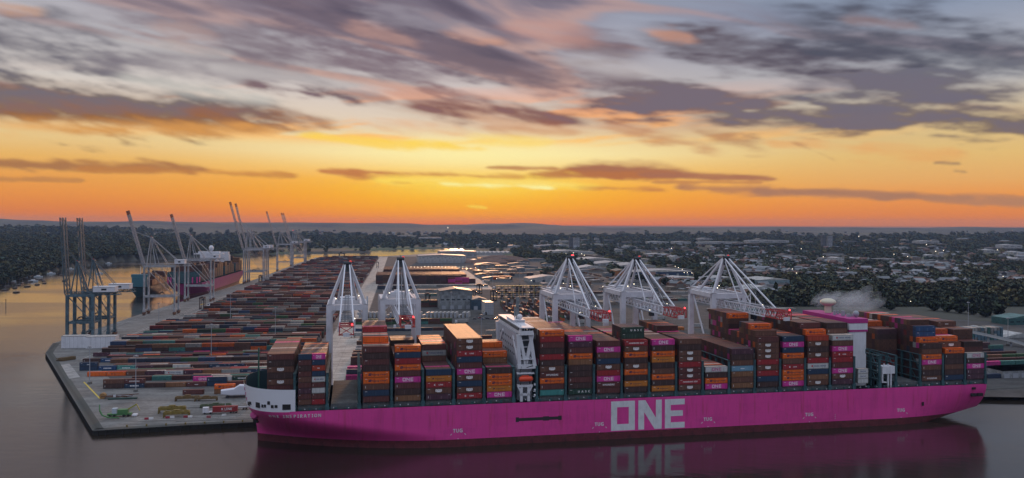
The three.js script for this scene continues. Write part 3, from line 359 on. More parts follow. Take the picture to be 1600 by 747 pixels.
const bodyMats = {}, sideMats = {};
for (const [k, c] of Object.entries(COLOURS)) bodyMats[k] = paint(...c, .52, 0, { map: scaled(grime, .09), bumpMap: corrugation, bumpScale: .04 });
const css = (c) => '#' + rgb(...c).getHexString();
function sideMat(colour, mark) {                             // one long side: corrugated sheet with the line's print on it
  const key = colour + mark; if (sideMats[key]) return sideMats[key];
  const dark = { HL: '#14204c', HS: '#20264a', MW: '#b0206e', WH: '#22386e', YM: '#33406a' }[mark] ?? '#e8eaec', r = rng(key.length * 131 + key.charCodeAt(2) * 17);
  return sideMats[key] = canvasMat(384, 92, (x, w, h) => {
    x.fillStyle = css(COLOURS[colour]); x.fillRect(0, 0, w, h);
    for (let i = 0; i < 26; i++) { x.fillStyle = `rgba(${r() < .7 ? '0,0,0' : '255,240,225'},${.03 + r() * .07})`; const a = r() * w; x.fillRect(a, r() * h * .4, 2 + r() * 14, h); }
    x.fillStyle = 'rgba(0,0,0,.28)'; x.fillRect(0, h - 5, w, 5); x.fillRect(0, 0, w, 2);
    x.fillStyle = x.strokeStyle = dark; x.textAlign = 'center'; x.textBaseline = 'middle'; const big = (t, s, px = w / 2, st = 'bold') => { x.font = `${st} ${s}px sans-serif`; x.fillText(t, px, h * .53); };
    if (mark === 'HL') { x.save(); x.translate(96, 46); x.transform(1, 0, -.25, 1, 0, 0); x.fillRect(-20, -20, 40, 40); x.fillStyle = css(COLOURS[colour]); x.fillRect(-12, -3, 24, 5); x.restore(); x.fillStyle = dark; big('Hapag-Lloyd', 38, 232); }
    else if (mark === 'HS') { x.save(); x.translate(104, 46); x.transform(1, 0, -.25, 1, 0, 0); x.fillRect(-12, -12, 24, 24); x.restore(); big('Hapag-Lloyd', 24, 205); }
    else if (mark === 'WH') big('Hapag-Lloyd', 38);
    else if (mark === 'ONE' || mark === 'MW') { x.lineWidth = 9; x.strokeRect(118, 20, 36, 46); x.beginPath(); x.moveTo(176, 70); x.lineTo(176, 20); x.lineTo(214, 66); x.lineTo(214, 15); x.stroke(); x.fillRect(234, 15, 9, 56); for (const y of [15, 38, 62]) x.fillRect(234, y, 42, 9); x.fillRect(118, 80, 158, 3); }
    else if (mark === 'KL') { big('K', 44, 128); big('LINE', 32, 224); }
    else if (mark === 'HY') big('HYUNDAI', 44);
    else if (mark === 'YM') { x.fillStyle = '#b02838'; x.fillRect(66, 30, 28, 32); x.fillStyle = dark; big('YANG MING', 40, 226); }
    else if (mark === 'UA') big('U  A  S  C', 50, 250);
    else if (mark === 'HM') big('HAMBURG SÜD', 36, w / 2, 'italic bold');
    else if (mark === 'LG') { for (const k of [-34, 0, 34]) { x.beginPath(); x.roundRect(w / 2 + k - 17, 20, 31, 44, 8); x.fill(); } x.beginPath(); x.roundRect(w / 2 - 30, 58, 60, 14, 6); x.fill(); x.fillStyle = css(COLOURS[colour]); for (const k of [-35, -1, 33]) x.fillRect(w / 2 + k - 3, 26, 5, 30); }
    else if (mark === 'BX') { for (let i = 0; i < 4; i++) x.fillRect(w / 2 - 34 + i * 18, 40, 12, 18); }
    else if (mark === 'EV') { for (let i = 0; i < 6; i++) x.fillRect(w / 2 - 84 + i * 29, 34, 20, 28); }
    x.fillStyle = '#d8dadb'; if ('VB'.includes(mark[0]) && mark !== 'BX') x.fillRect(26, 26, 7, 42); else if (mark !== 'N') x.fillRect(22, 16, 34, 7);
    if (r() < .5) x.fillRect(w - 46, 14, 26, 5);
  }, .5, { bumpMap: corrugation, bumpScale: .035 });
}
const MARKWORDS = { HL: 'with navy emblem and long lettering', HS: 'with small dark lettering', ONE: 'with three white letters', KL: 'with white lettering', HY: 'with long white lettering', YM: 'with dark lettering', UA: 'with four spaced white letters', HM: 'with slanted white lettering', LG: 'with white three-block logo', MW: 'with three magenta letters', WH: 'with dark lettering', BX: 'with small white marks', EV: 'with white marks', V: 'with white upright mark', D: 'with small white code', N: '' };
function containerGeo(L, H) { const w = CW, e = .06; return merge([box(L - e, H - .08, w - 2 * e, 0, H / 2, 0), box(L, .16, .14, 0, H - .08, w / 2 - .07), box(L, .16, .14, 0, H - .08, -w / 2 + .07), box(L, .2, .14, 0, .1, w / 2 - .07), box(L, .2, .14, 0, .1, -w / 2 + .07), ...[-1, 1].flatMap((i) => [-1, 1].map((j) => box(.18, H - .3, .18, i * (L / 2 - .09), H / 2, j * (w / 2 - .09))))]); }
const FULL = containerGeo(CL, CH), SHORT = containerGeo(6.06, 2.59), PANEL = new THREE.PlaneGeometry(CL - .36, CH - .42).translate(0, CH / 2 + .02, CW / 2 - .045), PANEL20 = new THREE.PlaneGeometry(5.7, 2.2).translate(0, 1.31, CW / 2 - .045);
const roofGlow = (g) => { const p = g.attributes.position, n = g.attributes.normal, c = new Float32Array(p.count * 3); let top = -1; for (let i = 0; i < p.count; i++) top = Math.max(top, p.getY(i)); for (let i = 0; i < p.count; i++) { const up = n.getY(i) > .9 && p.getY(i) > top - .3; c.set(up ? [2.0, 1.6, 1.4] : [1, 1, 1], i * 3); } g.setAttribute('color', new THREE.BufferAttribute(c, 3)); return g; };   // warm sky sheen on the roofs, painted into their vertex colour
roofGlow(FULL); roofGlow(SHORT);
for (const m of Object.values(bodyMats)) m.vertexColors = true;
const protos = {};
function container(colour, mark, short, label, pos, turn, group) {
  const key = colour + mark + (short ? 1 : 0);
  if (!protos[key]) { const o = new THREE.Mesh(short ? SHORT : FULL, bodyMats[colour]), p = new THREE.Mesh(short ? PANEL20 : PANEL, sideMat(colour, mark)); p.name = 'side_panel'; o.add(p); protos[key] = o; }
  const o = protos[key].clone(); o.name = numbered('shipping_container'); o.position.set(...pos); o.rotation.y = turn; scene.add(o); return tag(o, label, 'container', group);
}
// what the near-side stacks carry, from the top down, and how high the rows behind them stand: [row, tiers]
const M = (t) => t.split(' ').map((k) => k.split(':'));
const STACKS = [
  { s: 11.9, name: 'foremost stack behind the white bulwark', n: 4.4, rows: 20, list: M('maroon:D dark:D brown:LG dark:N brown:LG maroon:N dark:N dark:N'), back: [] },
  { s: 26.1, name: 'second stack from the bow', list: null, back: [[1, 8]] },
  { s: 55.6, name: 'stack just aft of the empty bay', list: M('maroon:V dark:N maroon:D dark:N orange:HL orange:HL brown:V navy:D maroon:N'), back: [[1, 9], [5, 10], [11, 11]] },
  { s: 70.3, name: 'second stack aft of the empty bay', list: M('orange:HL navy:D red:D orange:HL maroon:V magenta:ONE maroon:V dark:N tan:V'), back: [[1, 9], [3, 7], [16, 8]] },
  { s: 85.0, name: 'short stack forward of the tallest brown block', list: M('navy:N amber:HS red:KL brown:LG plum:V'), back: [[1, 5], [9, 8]] },
  { s: 99.8, name: 'tall brown block forward of the white bridge', list: M('brown:LG brown:LG red:KL navy:D maroon:V magenta:ONE brown:LG navy:D brown:LG red:KL'), back: [[1, 10]] },
  { s: 114.4, name: 'short stack beside the white bridge', list: M('dark:D orange:HL orange:HL amber:HS magenta:ONE'), back: [[1, 5], [5, 7], [10, 8], [14, 6]] },
  { s: 140.6, name: 'stack just aft of the white bridge', list: M('orange:HL red:D maroon:V dark:N red:D dark:V brown:LG maroon:HY orange:HL maroon:V teal:N'), back: [[1, 11]] },
  { s: 155, name: 'second stack aft of the white bridge', list: M('magenta:ONE plum:D maroon:V orange:HL tan:N dark:N dark:D maroon:V dark:D darkgreen:UA'), back: [[1, 10]] },
  { s: 169.5, name: 'third stack aft of the white bridge', list: M('maroon:V magenta:ONE brown:V navy:D brown:LG red:N magenta:ONE maroon:HY maroon:V'), back: [[1, 9]] },
  { s: 183.9, name: 'fourth stack aft of the white bridge', list: M('red:HM brown:LG orange:HL dark:N brown:LG orange:HL dark:N amber:HS dark:D'), back: [[1, 9], [2, 11], [8, 9]] },
  { s: 198.3, name: 'fifth stack aft of the white bridge', list: M('magenta:ONE dark:V orange:HL amber:HS dark:N brown:V orange:HL dark:V amber:HS'), back: [[1, 9]] },
  { s: 212.7, name: 'sixth stack aft of the white bridge', list: M('brown:V dark:N brown:LG brown:LG red:D maroon:LG maroon:LG red:HM brown:LG'), back: [[1, 9], [12, 10]] },
  { s: 227.1, name: 'low stack topped by a white box', list: M('white:MW dark:V orange:HL magenta:ONE'), back: [[1, 4]] },
  { s: 241.5, name: 'stack aft of the low white-topped one', list: M('plum:N dark:N brown:V sky:BX tan:D brown:N tan:V'), back: [[1, 7]] },
  { s: 255.8, name: 'fifth stack forward of the white funnel casing', list: M('maroon:D brown:LG brown:LG brown:LG red:D brown:LG red:D navy:D dark:V'), back: [[1, 10], [3, 11], [8, 9], [13, 12]] },
  { s: 270.1, name: 'fourth stack forward of the white funnel casing', list: M('navy:D magenta:ONE navy:D orange:HL brown:N red:KL orange:HL orange:HL magenta:ONE'), back: [[1, 9]] },
  { s: 284.4, name: 'third stack forward of the white funnel casing', list: M('vermilion:N brown:LG dark:V brown:LG red:D white:YM navy:D tan:V brown:LG'), back: [[1, 10], [3, 11]] },
  { s: 298.7, name: 'stack touching the white funnel casing', list: M('white:YM brown:N magenta:ONE red:KL red:D maroon:V magenta:ONE brown:LG plum:D'), back: [[1, 9], [2, 11]] },
  { s: 338.0, name: 'recessed stack aft of the funnel casing', list: [], back: [[7, 9], [12, 10]] },
  { s: 352.4, name: 'third stack from the stern', list: M('dark:D brown:N orange:HL magenta:ONE brown:V dark:V brown:HY'), back: [[1, 8], [2, 10], [4, 11]] },
  { s: 366.4, name: 'second stack from the stern', list: M('orange:HL dark:V dark:N brown:N dark:N navy:D'), back: [[1, 7], [2, 8], [5, 9], [12, 10]] },
  { s: 380.2, name: 'sternmost stack', list: M('white:MW dark:V magenta:ONE plum:V plum:D'), back: [[1, 7], [4, 9], [9, 10]] },
];
const EXTRA = { 'fourth stack aft of the white bridge': [[2, 10, 'darkgreen', 'UA'], [2, 9, 'darkgreen', 'D']], 'fifth stack forward of the white funnel casing': [[1, 9, 'brown', 'N'], [3, 10, 'orange', 'HL'], [13, 11, 'orange', 'HL']], 'third stack forward of the white funnel casing': [[1, 9, 'orange', 'HL'], [3, 10, 'maroon', 'D']], 'stack touching the white funnel casing': [[2, 10, 'dark', 'N'], [2, 9, 'brown', 'V']], 'short stack beside the white bridge': [[5, 6, 'orange', 'HS'], [5, 5, 'tan', 'N'], [10, 7, 'orange', 'N']], 'stack just aft of the empty bay': [[5, 9, 'orange', 'N'], [11, 10, 'red', 'N']], 'short stack forward of the tallest brown block': [[9, 7, 'maroon', 'N'], [9, 6, 'grey', 'YM'], [9, 5, 'brown', 'N']], 'third stack from the stern': [[2, 9, 'blue', 'N'], [2, 8, 'blue', 'D'], [1, 7, 'orange', 'HL']], 'second stack from the stern': [[1, 6, 'brown', 'LG'], [2, 7, 'orange', 'HL']], 'sternmost stack': [[9, 9, 'brown', 'BX']] };
const stowed = [], PICK = ['maroon', 'maroon', 'maroon', 'brown', 'brown', 'brown', 'dark', 'dark', 'dark', 'brown', 'maroon', 'tan', 'plum', 'plum', 'red', 'orange', 'navy', 'magenta', 'white', 'maroon', 'dark'];
const base = DECK + 2.66, seen = new Map();
const levelWords = (k, top) => k === 0 ? 'resting lowest in' : k === top ? 'topping' : NTH[k] + ' up in';
function once(label, alt) { if (!seen.has(label)) { seen.set(label, 1); return label; } return alt; }
{
  const r = rng(41);
  for (const st of STACKS) {
    const rows = st.rows ?? 23, n0 = st.n ?? 0, H = st.list === null ? 2.6 : CH + .004;
    const place = (row, k, h = H) => shipAt(st.s + CL / 2, base + k * h, 1.95 + n0 + row * 2.52);
    const taken = new Set();
    if (st.list === null) {                                  // two short boxes end to end
      const halves = [[3.05, M('navy:N maroon:D dark:D maroon:D brown:D maroon:N plum:D maroon:D brown:D')], [9.2, M('magenta:ONE navy:D vermilion:BX navy:N white:YM maroon:V white:N maroon:D red:D')]];
      halves.forEach(([dx, list], h) => list.forEach(([c, m], i) => { const k = list.length - 1 - i; container(c, m, true, `short ${WORDS[c]} container, ${k === 0 ? 'lowest' : k === 8 ? 'topmost' : NTH[k] + ' up'} in the ${h ? 'aft' : 'forward'} half of the second bow stack`, shipAt(st.s + dx, base + k * H, 1.95), AS, 'containers on the ship'); }));
    } else st.list.forEach(([c, m], i) => { const k = st.list.length - 1 - i; container(c, m, false, `${WORDS[c]} container ${levelWords(k, st.list.length - 1)} the ${st.name}`, place(0, k), AS, 'containers on the ship'); });
    for (const [row, k, c, m] of EXTRA[st.name] ?? []) { taken.add(row + '/' + k); container(c, m, false, `${WORDS[c]} container ${NTH[k]} up, set inboard behind the ${st.name}`, place(row, k), AS, 'containers on the ship'); }
    let tiers = 0; for (let row = 1; row < rows; row++) {
      const rule = st.back.filter((b) => b[0] <= row).pop(); tiers = rule ? rule[1] : st.list ? st.list.length : 8;
      if (!rule && st.list && st.list.length === 0) continue;
      for (let k = 0; k < tiers; k++) if (!taken.has(row + '/' + k)) { const c = k === tiers - 1 && st.s === 99.8 ? ['brown', 'maroon'][row % 2] : PICK[Math.floor(r() * PICK.length)]; if (st.list === null) for (const dx of [3.05, 9.2]) stowed.push([shipAt(st.s + dx, base + k * H, 1.95 + row * 2.52), c, .5, 2.59 / CH]); else stowed.push([place(row, k), c, 1, 1]); }
    }
  }
  [['white:WH', 0], ['white:WH', 1], ['white:N', 2]].forEach(([t, i]) => { const [c, m] = t.split(':'); container(c, m, true, `short white container ${['topping', 'second up in', 'lowest in'][i]} the little stack before the funnel casing`, shipAt(317, base + (2 - i) * 2.62, 2.2), AS, 'containers on the ship'); });
}
const PLAIN = roofGlow(merge([box(CL, CH, CW, 0, CH / 2, 0)]));
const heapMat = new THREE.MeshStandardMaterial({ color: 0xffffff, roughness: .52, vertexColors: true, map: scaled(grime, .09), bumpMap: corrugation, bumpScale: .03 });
function heap(name, label, list, turn) {                     // the rest of a great many alike, as one
  const im = new THREE.InstancedMesh(PLAIN, heapMat, list.length), m4 = new THREE.Matrix4(), q = new THREE.Quaternion(), c = new THREE.Color(), r = rng(9);
  list.forEach(([p, col, sx, sy, t], i) => { m4.compose(new THREE.Vector3(...p), q.setFromAxisAngle(UPV, t ?? turn), new THREE.Vector3(sx, sy, 1)); im.setMatrixAt(i, m4); const k = .7 + r() * .5, b = COLOURS[col]; im.setColorAt(i, c.setRGB(lerp(b[0], .085, .16) * k, lerp(b[1], .052, .16) * k, lerp(b[2], .046, .16) * k)); });
  im.name = numbered(name); scene.add(im); tag(im, label, 'containers', null, 'stuff'); return im;
}
heap('stowed_containers', 'rows of stacked containers filling the ship behind its near side', stowed, AS);

// ---------------------------------------------------------------- ship-to-shore cranes. Local x along the quay, local z towards the water (+) with the waterside legs at z = +16
function craneBase(o, half, paintMat, zw, zl, topY, legW) {
  for (const i of [-1, 1]) for (const z of [zw, zl]) { mesh('leg', [block(i * half - legW / 2, i * half + legW / 2, 4.2, topY, z - legW / 2, z + legW / 2), block(i * half - legW * .8, i * half + legW * .8, 3.4, 6.4, z - legW * .7, z + legW * .7)], paintMat, o); mesh('bogie', [block(i * half - 4.6, i * half + 4.6, 1.6, 3.4, z - .9, z + .9), ...[-3.6, -1.3, 1.3, 3.6].map((k) => rod([i * half + k, .75, z - .4], [i * half + k, .75, z + .4], .72, 8))], rust, o); }
}
function workingCrane(label, s, tipN, opts = {}) {           // boom lowered over the ship
  const o = thing('gantry_crane', label, 'crane', shipAt(s, GROUND, 82), AS, 'cranes working the ship'), H = opts.H ?? 64.2, zw = 16, zl = -16, hw = 9.7, w = 2.8;
  craneBase(o, hw, craneWhite, zw, zl, H, w);
  for (const z of [zw, zl]) { mesh('portal_beam', [block(-hw - w / 2, hw + w / 2, H - 3.0, H, z - 1.3, z + 1.3), bar([-hw + 1, H - 5.6, z], [-hw + 3.6, H - 2.8, z], 1.1), bar([hw - 1, H - 5.6, z], [hw - 3.6, H - 2.8, z], 1.1)], craneWhite, o); mesh('sill_beam', block(-hw, hw, 5, 7.6, z - .8, z + .8), craneWhite, o); }
  for (const i of [-1, 1]) { mesh('side_beam', [block(i * hw - 1.1, i * hw + 1.1, H - 2.4, H + .04, zw - 1, zl + 1), block(i * hw - .8, i * hw + .8, 17, 19.2, zw - 1, zl + 1)], craneWhite, o); mesh('brace', [bar([i * hw, 19, zw - 1], [i * hw, H - 2, zl + 3], .8), ...[-1, 1].map((k) => bar([i * hw, 7, k * 15], [i * hw, 17.4, k * 4], .7))], craneWhite, o); }
  // upper deck: machinery house, gangways, rails
  mesh('machinery_house', [block(-4.6, 4.6, H - 3.6, H + .6, -18, -27), block(-4.9, 4.9, H + .6, H + .9, -17.8, -27.3), block(-1.6, 1.6, H + .9, H + 1.9, -21, -24)], craneWhite, o);
  mesh('gangway', [...[-7.4, 7.4].map((x) => block(x - .6, x + .6, H + .1, H + .4, zw, -28)), ...[-8, 8].flatMap((x) => [bar([x, H + 1.5, zw], [x, H + 1.5, -28], .12), ...[16, 8, 0, -8, -16, -24].map((z) => bar([x, H + .3, z], [x, H + 1.5, z], .12))]), ...[11, 4, -3, -10].map((z) => block(-hw, hw, H - .6, H - .1, z - .4, z + .4))], craneWhite, o);
  // A-frame
  const ax = (opts.rise ?? 20.6) + H, az = 12;
  for (const i of [-1, 1]) { mesh('apex_leg', [bar([i * hw, H, zw], [i * 1.2, ax, az], 1.3, 1.4), bar([i * (hw - 5.2), H + 12.4, lerp(zw, az, .5)], [0, H + 12.4, lerp(zw, az, .5)], .01)].slice(0, 1), craneWhite, o); mesh('back_leg', bar([i * 5.2, H, -13], [i * 1.1, ax, az - .6], 1.1, 1.2), craneWhite, o); mesh('back_stay', bar([i * 3.4, H + .5, -30], [i * .9, ax + .4, az - .8], .6), craneWhite, o); }
  mesh('apex_head', [block(-1.9, 1.9, ax - .6, ax + .5, az - 1.4, az + 1.6), block(-1.9, 1.9, ax - 4.2, ax - .6, az + 1.3, az + 2.5), rod([-2, ax + .4, az + 1.2], [2, ax + .4, az + 1.2], 1.1, 10), bar([0, ax + .5, az], [0, ax + 2.6, az], .25)], darkSteel, o);
  mesh('warning_lamp', new THREE.SphereGeometry(opts.dim ? .7 : .8, 10, 8).translate(1.6, ax + 1.3, az + .4), opts.dim ? paint(.35, .02, .02, .4, 0, { emissive: rgb(1, .03, .03), emissiveIntensity: .6 }) : lampRed, o);
  if (!opts.dim) { const l = new THREE.PointLight(new THREE.Color(1, .08, .06), 90); l.position.set(1.6, ax + 1.3, az + .4); l.castShadow = true; o.add(l); }
  // boom: twin lattice girders with a service deck, the outer end banded red
  const zt = 82 - tipN, zr = zt - 15, hy = H - 6.2;
  for (const i of [-1, 1]) { mesh('boom_girder', lattice([i * 3.3, hy, -31], [i * 3.3, hy, zr], 4.2, 34, .3, .58), craneWhite, o); mesh('boom_end', lattice([i * 3.3, hy, zr], [i * 3.3, hy, zt], 3.9, 6, .28, .42), redPaint, o); }
  mesh('boom_deck', [block(-4.3, -3.6, hy - 2.4, hy - 2.2, -31, zr), block(3.6, 4.3, hy - 2.4, hy - 2.2, -31, zr), ...Array.from({ length: 12 }, (_, k) => block(-3.4, 3.4, hy + 1.5, hy + 2.1, lerp(-28, zr, k / 11) - .2, lerp(-28, zr, k / 11) + .2)), bar([-4.3, hy - 1.1, -31], [-4.3, hy - 1.1, zr], .1), bar([4.3, hy - 1.1, -31], [4.3, hy - 1.1, zr], .1)], greyPaint, o);
  parts('boom_end_frame', [block(-3.6, 3.6, hy + 1.6, hy + 2.1, zt - .5, zt), block(-3.6, 3.6, hy - 2.2, hy - 1.7, zt - .5, zt), block(-3.4, 3.4, hy + 1.6, hy + 2.1, zr, zr + .5), block(-3.4, 3.4, hy + 1.6, hy + 2.1, zt - 6.6, zt - 6.1), bar([-3.3, hy - 2, zt], [3.3, hy + 2, zt], .3), bar([3.3, hy - 2, zt], [-3.3, hy + 2, zt], .3), bar([-3.4, hy + 3.2, zt], [3.4, hy + 3.2, zt], .14)], redPaint, o);
  mesh('boom_tip_housing', block(-1.5, 1.5, hy - 2.6, hy - .9, zt + .2, zt + 1.6), white, o);
  mesh('tip_lamp', new THREE.SphereGeometry(.42, 8, 6).translate(2.6, hy + 2.9, zt - .6), lampRed, o);
  const zi = lerp(zw, zr, .42), zo = zr - 1;
  for (const i of [-1, 1]) { mesh('fore_stay', bar([i * 1.2, ax, az + 1], [i * 3.3, hy + 2.2, zo], .68, .7), craneWhite, o); mesh('fore_stay', bar([i * 1.2, ax - .8, az + 1], [i * 3.3, hy + 2.2, zi], .5, .55), craneWhite, o); mesh('hoist_rope', [bar([i * .55, ax - 1.5, az + 2], [i * 1.1, hy + 2, zo - 1], .22), bar([i * .25, ax - 2, az + 2], [i * .5, hy + 2, zo - 3], .2)], darkSteel, o); }
  mesh('stay_post', [...[-1, 1].map((i) => bar([i * 3.3, hy + 2, zi], [i * 3.3, hy + 6.4, zi], .35)), bar([-3.3, hy + 6.4, zi], [3.3, hy + 6.4, zi], .3), ...[-1, 1].flatMap((i) => [bar([i * 3.3, hy + 2, zi + 6], [i * 1.4, hy + 9, zi + 9], .3), bar([i * 3.3, hy + 2, zi + 12], [i * 1.4, hy + 9, zi + 9], .3)])], craneWhite, o);
  const tz = opts.trolley ?? 30;
  mesh('trolley', [block(-3.2, 3.2, hy - 3.2, hy - 2.3, tz - 3.5, tz + 3.5), rod([-2, hy - 2, tz], [2, hy - 2, tz], .8, 8)], greyPaint, o); mesh('operator_cab', [block(.9, 3.3, hy - 6.2, hy - 3.3, tz + 3.8, tz + 6.4)], glassDark, o);
  if (opts.spreader) mesh('spreader', [block(-6.1, 6.1, opts.spreader, opts.spreader + .7, tz - 1.2, tz + 1.2), ...[-1, 1].flatMap((i) => [-1, 1].map((j) => bar([i * 2, hy - 3, tz + j * 1.5], [i * 2.4, opts.spreader + .7, tz + j], .1)))], yellowPaint, o);
  const st = []; for (let k = 0; k < 9; k++) st.push(bar([hw + 1.6, 6 + k * 6.2, k % 2 ? zl + 2 : zl + 6.5], [hw + 1.6, 12.2 + k * 6.2, k % 2 ? zl + 6.5 : zl + 2], .9, .2)); mesh('stairway', st, greyPaint, o);
  const lamps = []; for (const [x, y, z] of [[-6, H + 3.2, 14], [6.5, H + 2.6, -10], [0, hy - 2.6, 34], [3.9, hy + 2.5, 50]]) lamps.push(new THREE.SphereGeometry(.22, 6, 5).translate(x, y, z)); lamps.forEach((g) => mesh('flood_lamp', g, lampWhite, o));
  return o;
}
workingCrane('white gantry crane with lowered boom standing before the empty pale road', 47.8, 4, { H: 60, rise: 22, dim: true, trolley: 3 });
workingCrane('white gantry crane with lowered boom over the stack topped by an orange box', 76.7, 6, { H: 62.8, rise: 21.5, dim: true, trolley: 6 });
workingCrane('white gantry crane just aft of the ship bridge, red lamp glowing at its apex', 174.4, 3.5, { trolley: 22 });
workingCrane('white gantry crane whose red boom end hangs over the low white-topped stack', 215.2, 5, { H: 65, rise: 19, dim: true, trolley: 26 });
workingCrane('white gantry crane beside the funnel casing with its boom over the higher stacks', 271.8, 1, { H: 63.4, rise: 21, dim: true, trolley: 38 });

// cranes on the river quay: same axes, turned so that local z points to the river (minus p)
const riverAt = (p, q) => yardAt(p, GROUND, q), RIVERTURN = AY - Math.PI / 2;
function parkedCrane(label, q, p, m, o2) {                   // boom raised
  const { H, gauge, hw, boom, lean, apex, twin, legW = 1.9 } = o2, o = thing(o2.kind ?? 'raised_gantry_crane', label, 'crane', riverAt(p, q), RIVERTURN, o2.group), zw = gauge / 2, zl = -gauge / 2;
  craneBase(o, hw, m, zw, zl, H, legW);
  for (const i of [-1, 1]) mesh('side_frame', [block(i * hw - .6, i * hw + .6, H - 1.8, H + .02, zw + 1, zl - 1), block(i * hw - .6, i * hw + .6, o2.sill, o2.sill + 1.8, zw, zl), bar([i * hw, o2.sill + 1.8, zl + 1], [i * hw, H - 2, zw - 1], .7), bar([i * hw, H * .52, zl], [i * hw, H - 1.6, lerp(zl, zw, .45)], .55)], m, o);
  for (const z of [zw, zl]) parts('portal_beam', [block(-hw, hw, H - 2, H - .02, z - .8, z + .8), block(-hw, hw, o2.sill + .02, o2.sill + 1.7, z - .7, z + .7), block(-hw, hw, 4.6, 6.2, z - .6, z + .6)], m, o);
  for (const i of [-1, 1]) mesh('girder', truss([i * 2.6, H + .6, zw + 4], [i * 2.6, H + .6, zl - (o2.back ?? 16)], 1, 2.6, 16, .3), m, o);
  mesh('girder_deck', [block(-3.6, 3.6, H - .8, H - .5, zw, zl - (o2.back ?? 16))], m, o);
  const a = lean * Math.PI / 180, top = (t, x) => [x, H + 1 + Math.cos(a) * t, zw + 3 + Math.sin(a) * t];
  for (const i of [-1, 1]) { mesh('boom_girder', truss(top(0, i * o2.spread), top(boom * (o2.red ? .93 : 1), i * o2.spread), 1.4, 2.4, 14, .3), o2.boomMat ?? m, o); if (o2.red) mesh('boom_end', truss(top(boom * .93, i * o2.spread), top(boom, i * o2.spread), 1.4, 2.3, 3, .3), paint(.16, .035, .03, .6), o); }
  mesh('boom_cross', [.12, .35, .58, .8, .99].map((t) => bar(top(boom * t, -o2.spread), top(boom * t, o2.spread), .5)), o2.boomMat ?? m, o);
  for (const i of [-1, 1]) { mesh('apex_leg', [bar([i * hw * .8, H, zw - 2], [i * 1.4, apex, zw - 5], .8), bar([i * hw * .8, H, zw - 12], [i * 1.4, apex, zw - 5.4], .65)], m, o); mesh('back_stay', [bar([i * 1.4, apex, zw - 5.4], [i * 2.6, H + 1.6, zl - (o2.back ?? 16) * .35], .5), bar([i * 1.4, apex, zw - 5.4], [i * 2.6, H + 1.6, lerp(zl, zw, .3)], .45)], m, o); mesh('fore_stay', bar([i * 1.3, apex, zw - 5], top(boom * .62, i * 2), .28), m, o); }
  mesh('apex_head', [block(-2, 2, apex - .5, apex + .7, zw - 6.6, zw - 4)], m, o); mesh('warning_lamp', new THREE.SphereGeometry(.5, 8, 6).translate(0, apex + 1.2, zw - 5), o2.lit ? lampRed : redPaint, o);
  mesh('machinery_house', [block(-4.6, 4.6, H + 2, H + 6.4, o2.houseZ, o2.houseZ - o2.houseL), block(-4.9, 4.9, H + 6.4, H + 6.8, o2.houseZ + .3, o2.houseZ - o2.houseL - .3)], o2.houseMat ?? white, o);
  mesh('house_window', [block(4.58, 4.66, H + 3.4, H + 5, o2.houseZ - o2.houseL * .38, o2.houseZ - o2.houseL * .62), block(-4.66, -4.58, H + 3.4, H + 5, o2.houseZ - o2.houseL * .38, o2.houseZ - o2.houseL * .62)], glassDark, o);
  if (o2.reel) mesh('cable_reel', [new THREE.TorusGeometry(3.1, .55, 8, 22).rotateY(Math.PI / 2).translate(-hw - .9, o2.sill + 1, zw - 5), rod([-hw - 1.4, o2.sill + 1, zw - 5], [-hw, o2.sill + 1, zw - 5], 1.0, 10), ...[0, 1, 2].map((k) => { const t = k * Math.PI / 3; return bar([-hw - .9, o2.sill + 1 - 3 * Math.sin(t), zw - 5 - 3 * Math.cos(t)], [-hw - .9, o2.sill + 1 + 3 * Math.sin(t), zw - 5 + 3 * Math.cos(t)], .2); })], darkSteel, o);
  else mesh('cable_reel', new THREE.TorusGeometry(2.4, .6, 6, 16).rotateY(Math.PI / 2).translate(-hw - .9, o2.sill + 2, 2), darkSteel, o);
  const st = []; for (let k = 0; k < 8; k++) st.push(bar([hw + 1, 5 + k * 5, k % 2 ? zl : zl + 4], [hw + 1, 10 + k * 5, k % 2 ? zl + 4 : zl], .7, .2)); mesh('stairway', st, m, o);
  return o;
}
const craneGrey = paint(.46, .50, .56, .5, 0, { map: scaled(grime, .06) });
const wc = { H: 56, gauge: 33, hw: 8.5, boom: 64, lean: 16, apex: 88, sill: 20, spread: 1.6, red: true, houseZ: -15, houseL: 11, houseMat: craneWhite, boomMat: paint(.27, .30, .34, .65), group: 'raised cranes on the river quay' };
parkedCrane('white crane with raised boom, next to the blue cranes on the river quay', 318, -208, craneGrey, wc);
parkedCrane('white crane with raised boom, standing before the bow of the berthed magenta ship', 478, -204, craneGrey, { ...wc, boom: 62 });
parkedCrane('white crane with the tallest raised boom beside the berthed magenta ship', 800, -188, craneGrey, { ...wc, boom: 84, H: 60, lean: 15, apex: 92, lit: false });
parkedCrane('white crane with raised boom close behind the tallest one', 838, -188, craneGrey, { ...wc, boom: 82, H: 60, lean: 14, apex: 92 });
parkedCrane('white crane with raised boom standing alone before the open river', 1175, -187, craneGrey, { ...wc, boom: 74, H: 60 });
parkedCrane('white crane with raised boom and a glowing red apex lamp', 1400, -187, craneGrey, { ...wc, boom: 74, H: 60, lit: true });
parkedCrane('white crane with raised boom, last along the river quay', 1432, -187, craneGrey, { ...wc, boom: 74, H: 60 });
const bc = { H: 42, gauge: 21, hw: 8, boom: 66, lean: 3.5, apex: 70, sill: 17, spread: 2.9, back: 20, houseZ: -9, houseL: 18, legW: 2.3, reel: true, kind: 'blue_gantry_crane', group: 'blue cranes at the quay corner' };
parkedCrane('dark blue crane with upright boom, at the corner of the quay', 96, -211, craneBlue, bc);
parkedCrane('dark blue crane with upright boom, second from the corner of the quay', 128, -209, craneBlue, bc);

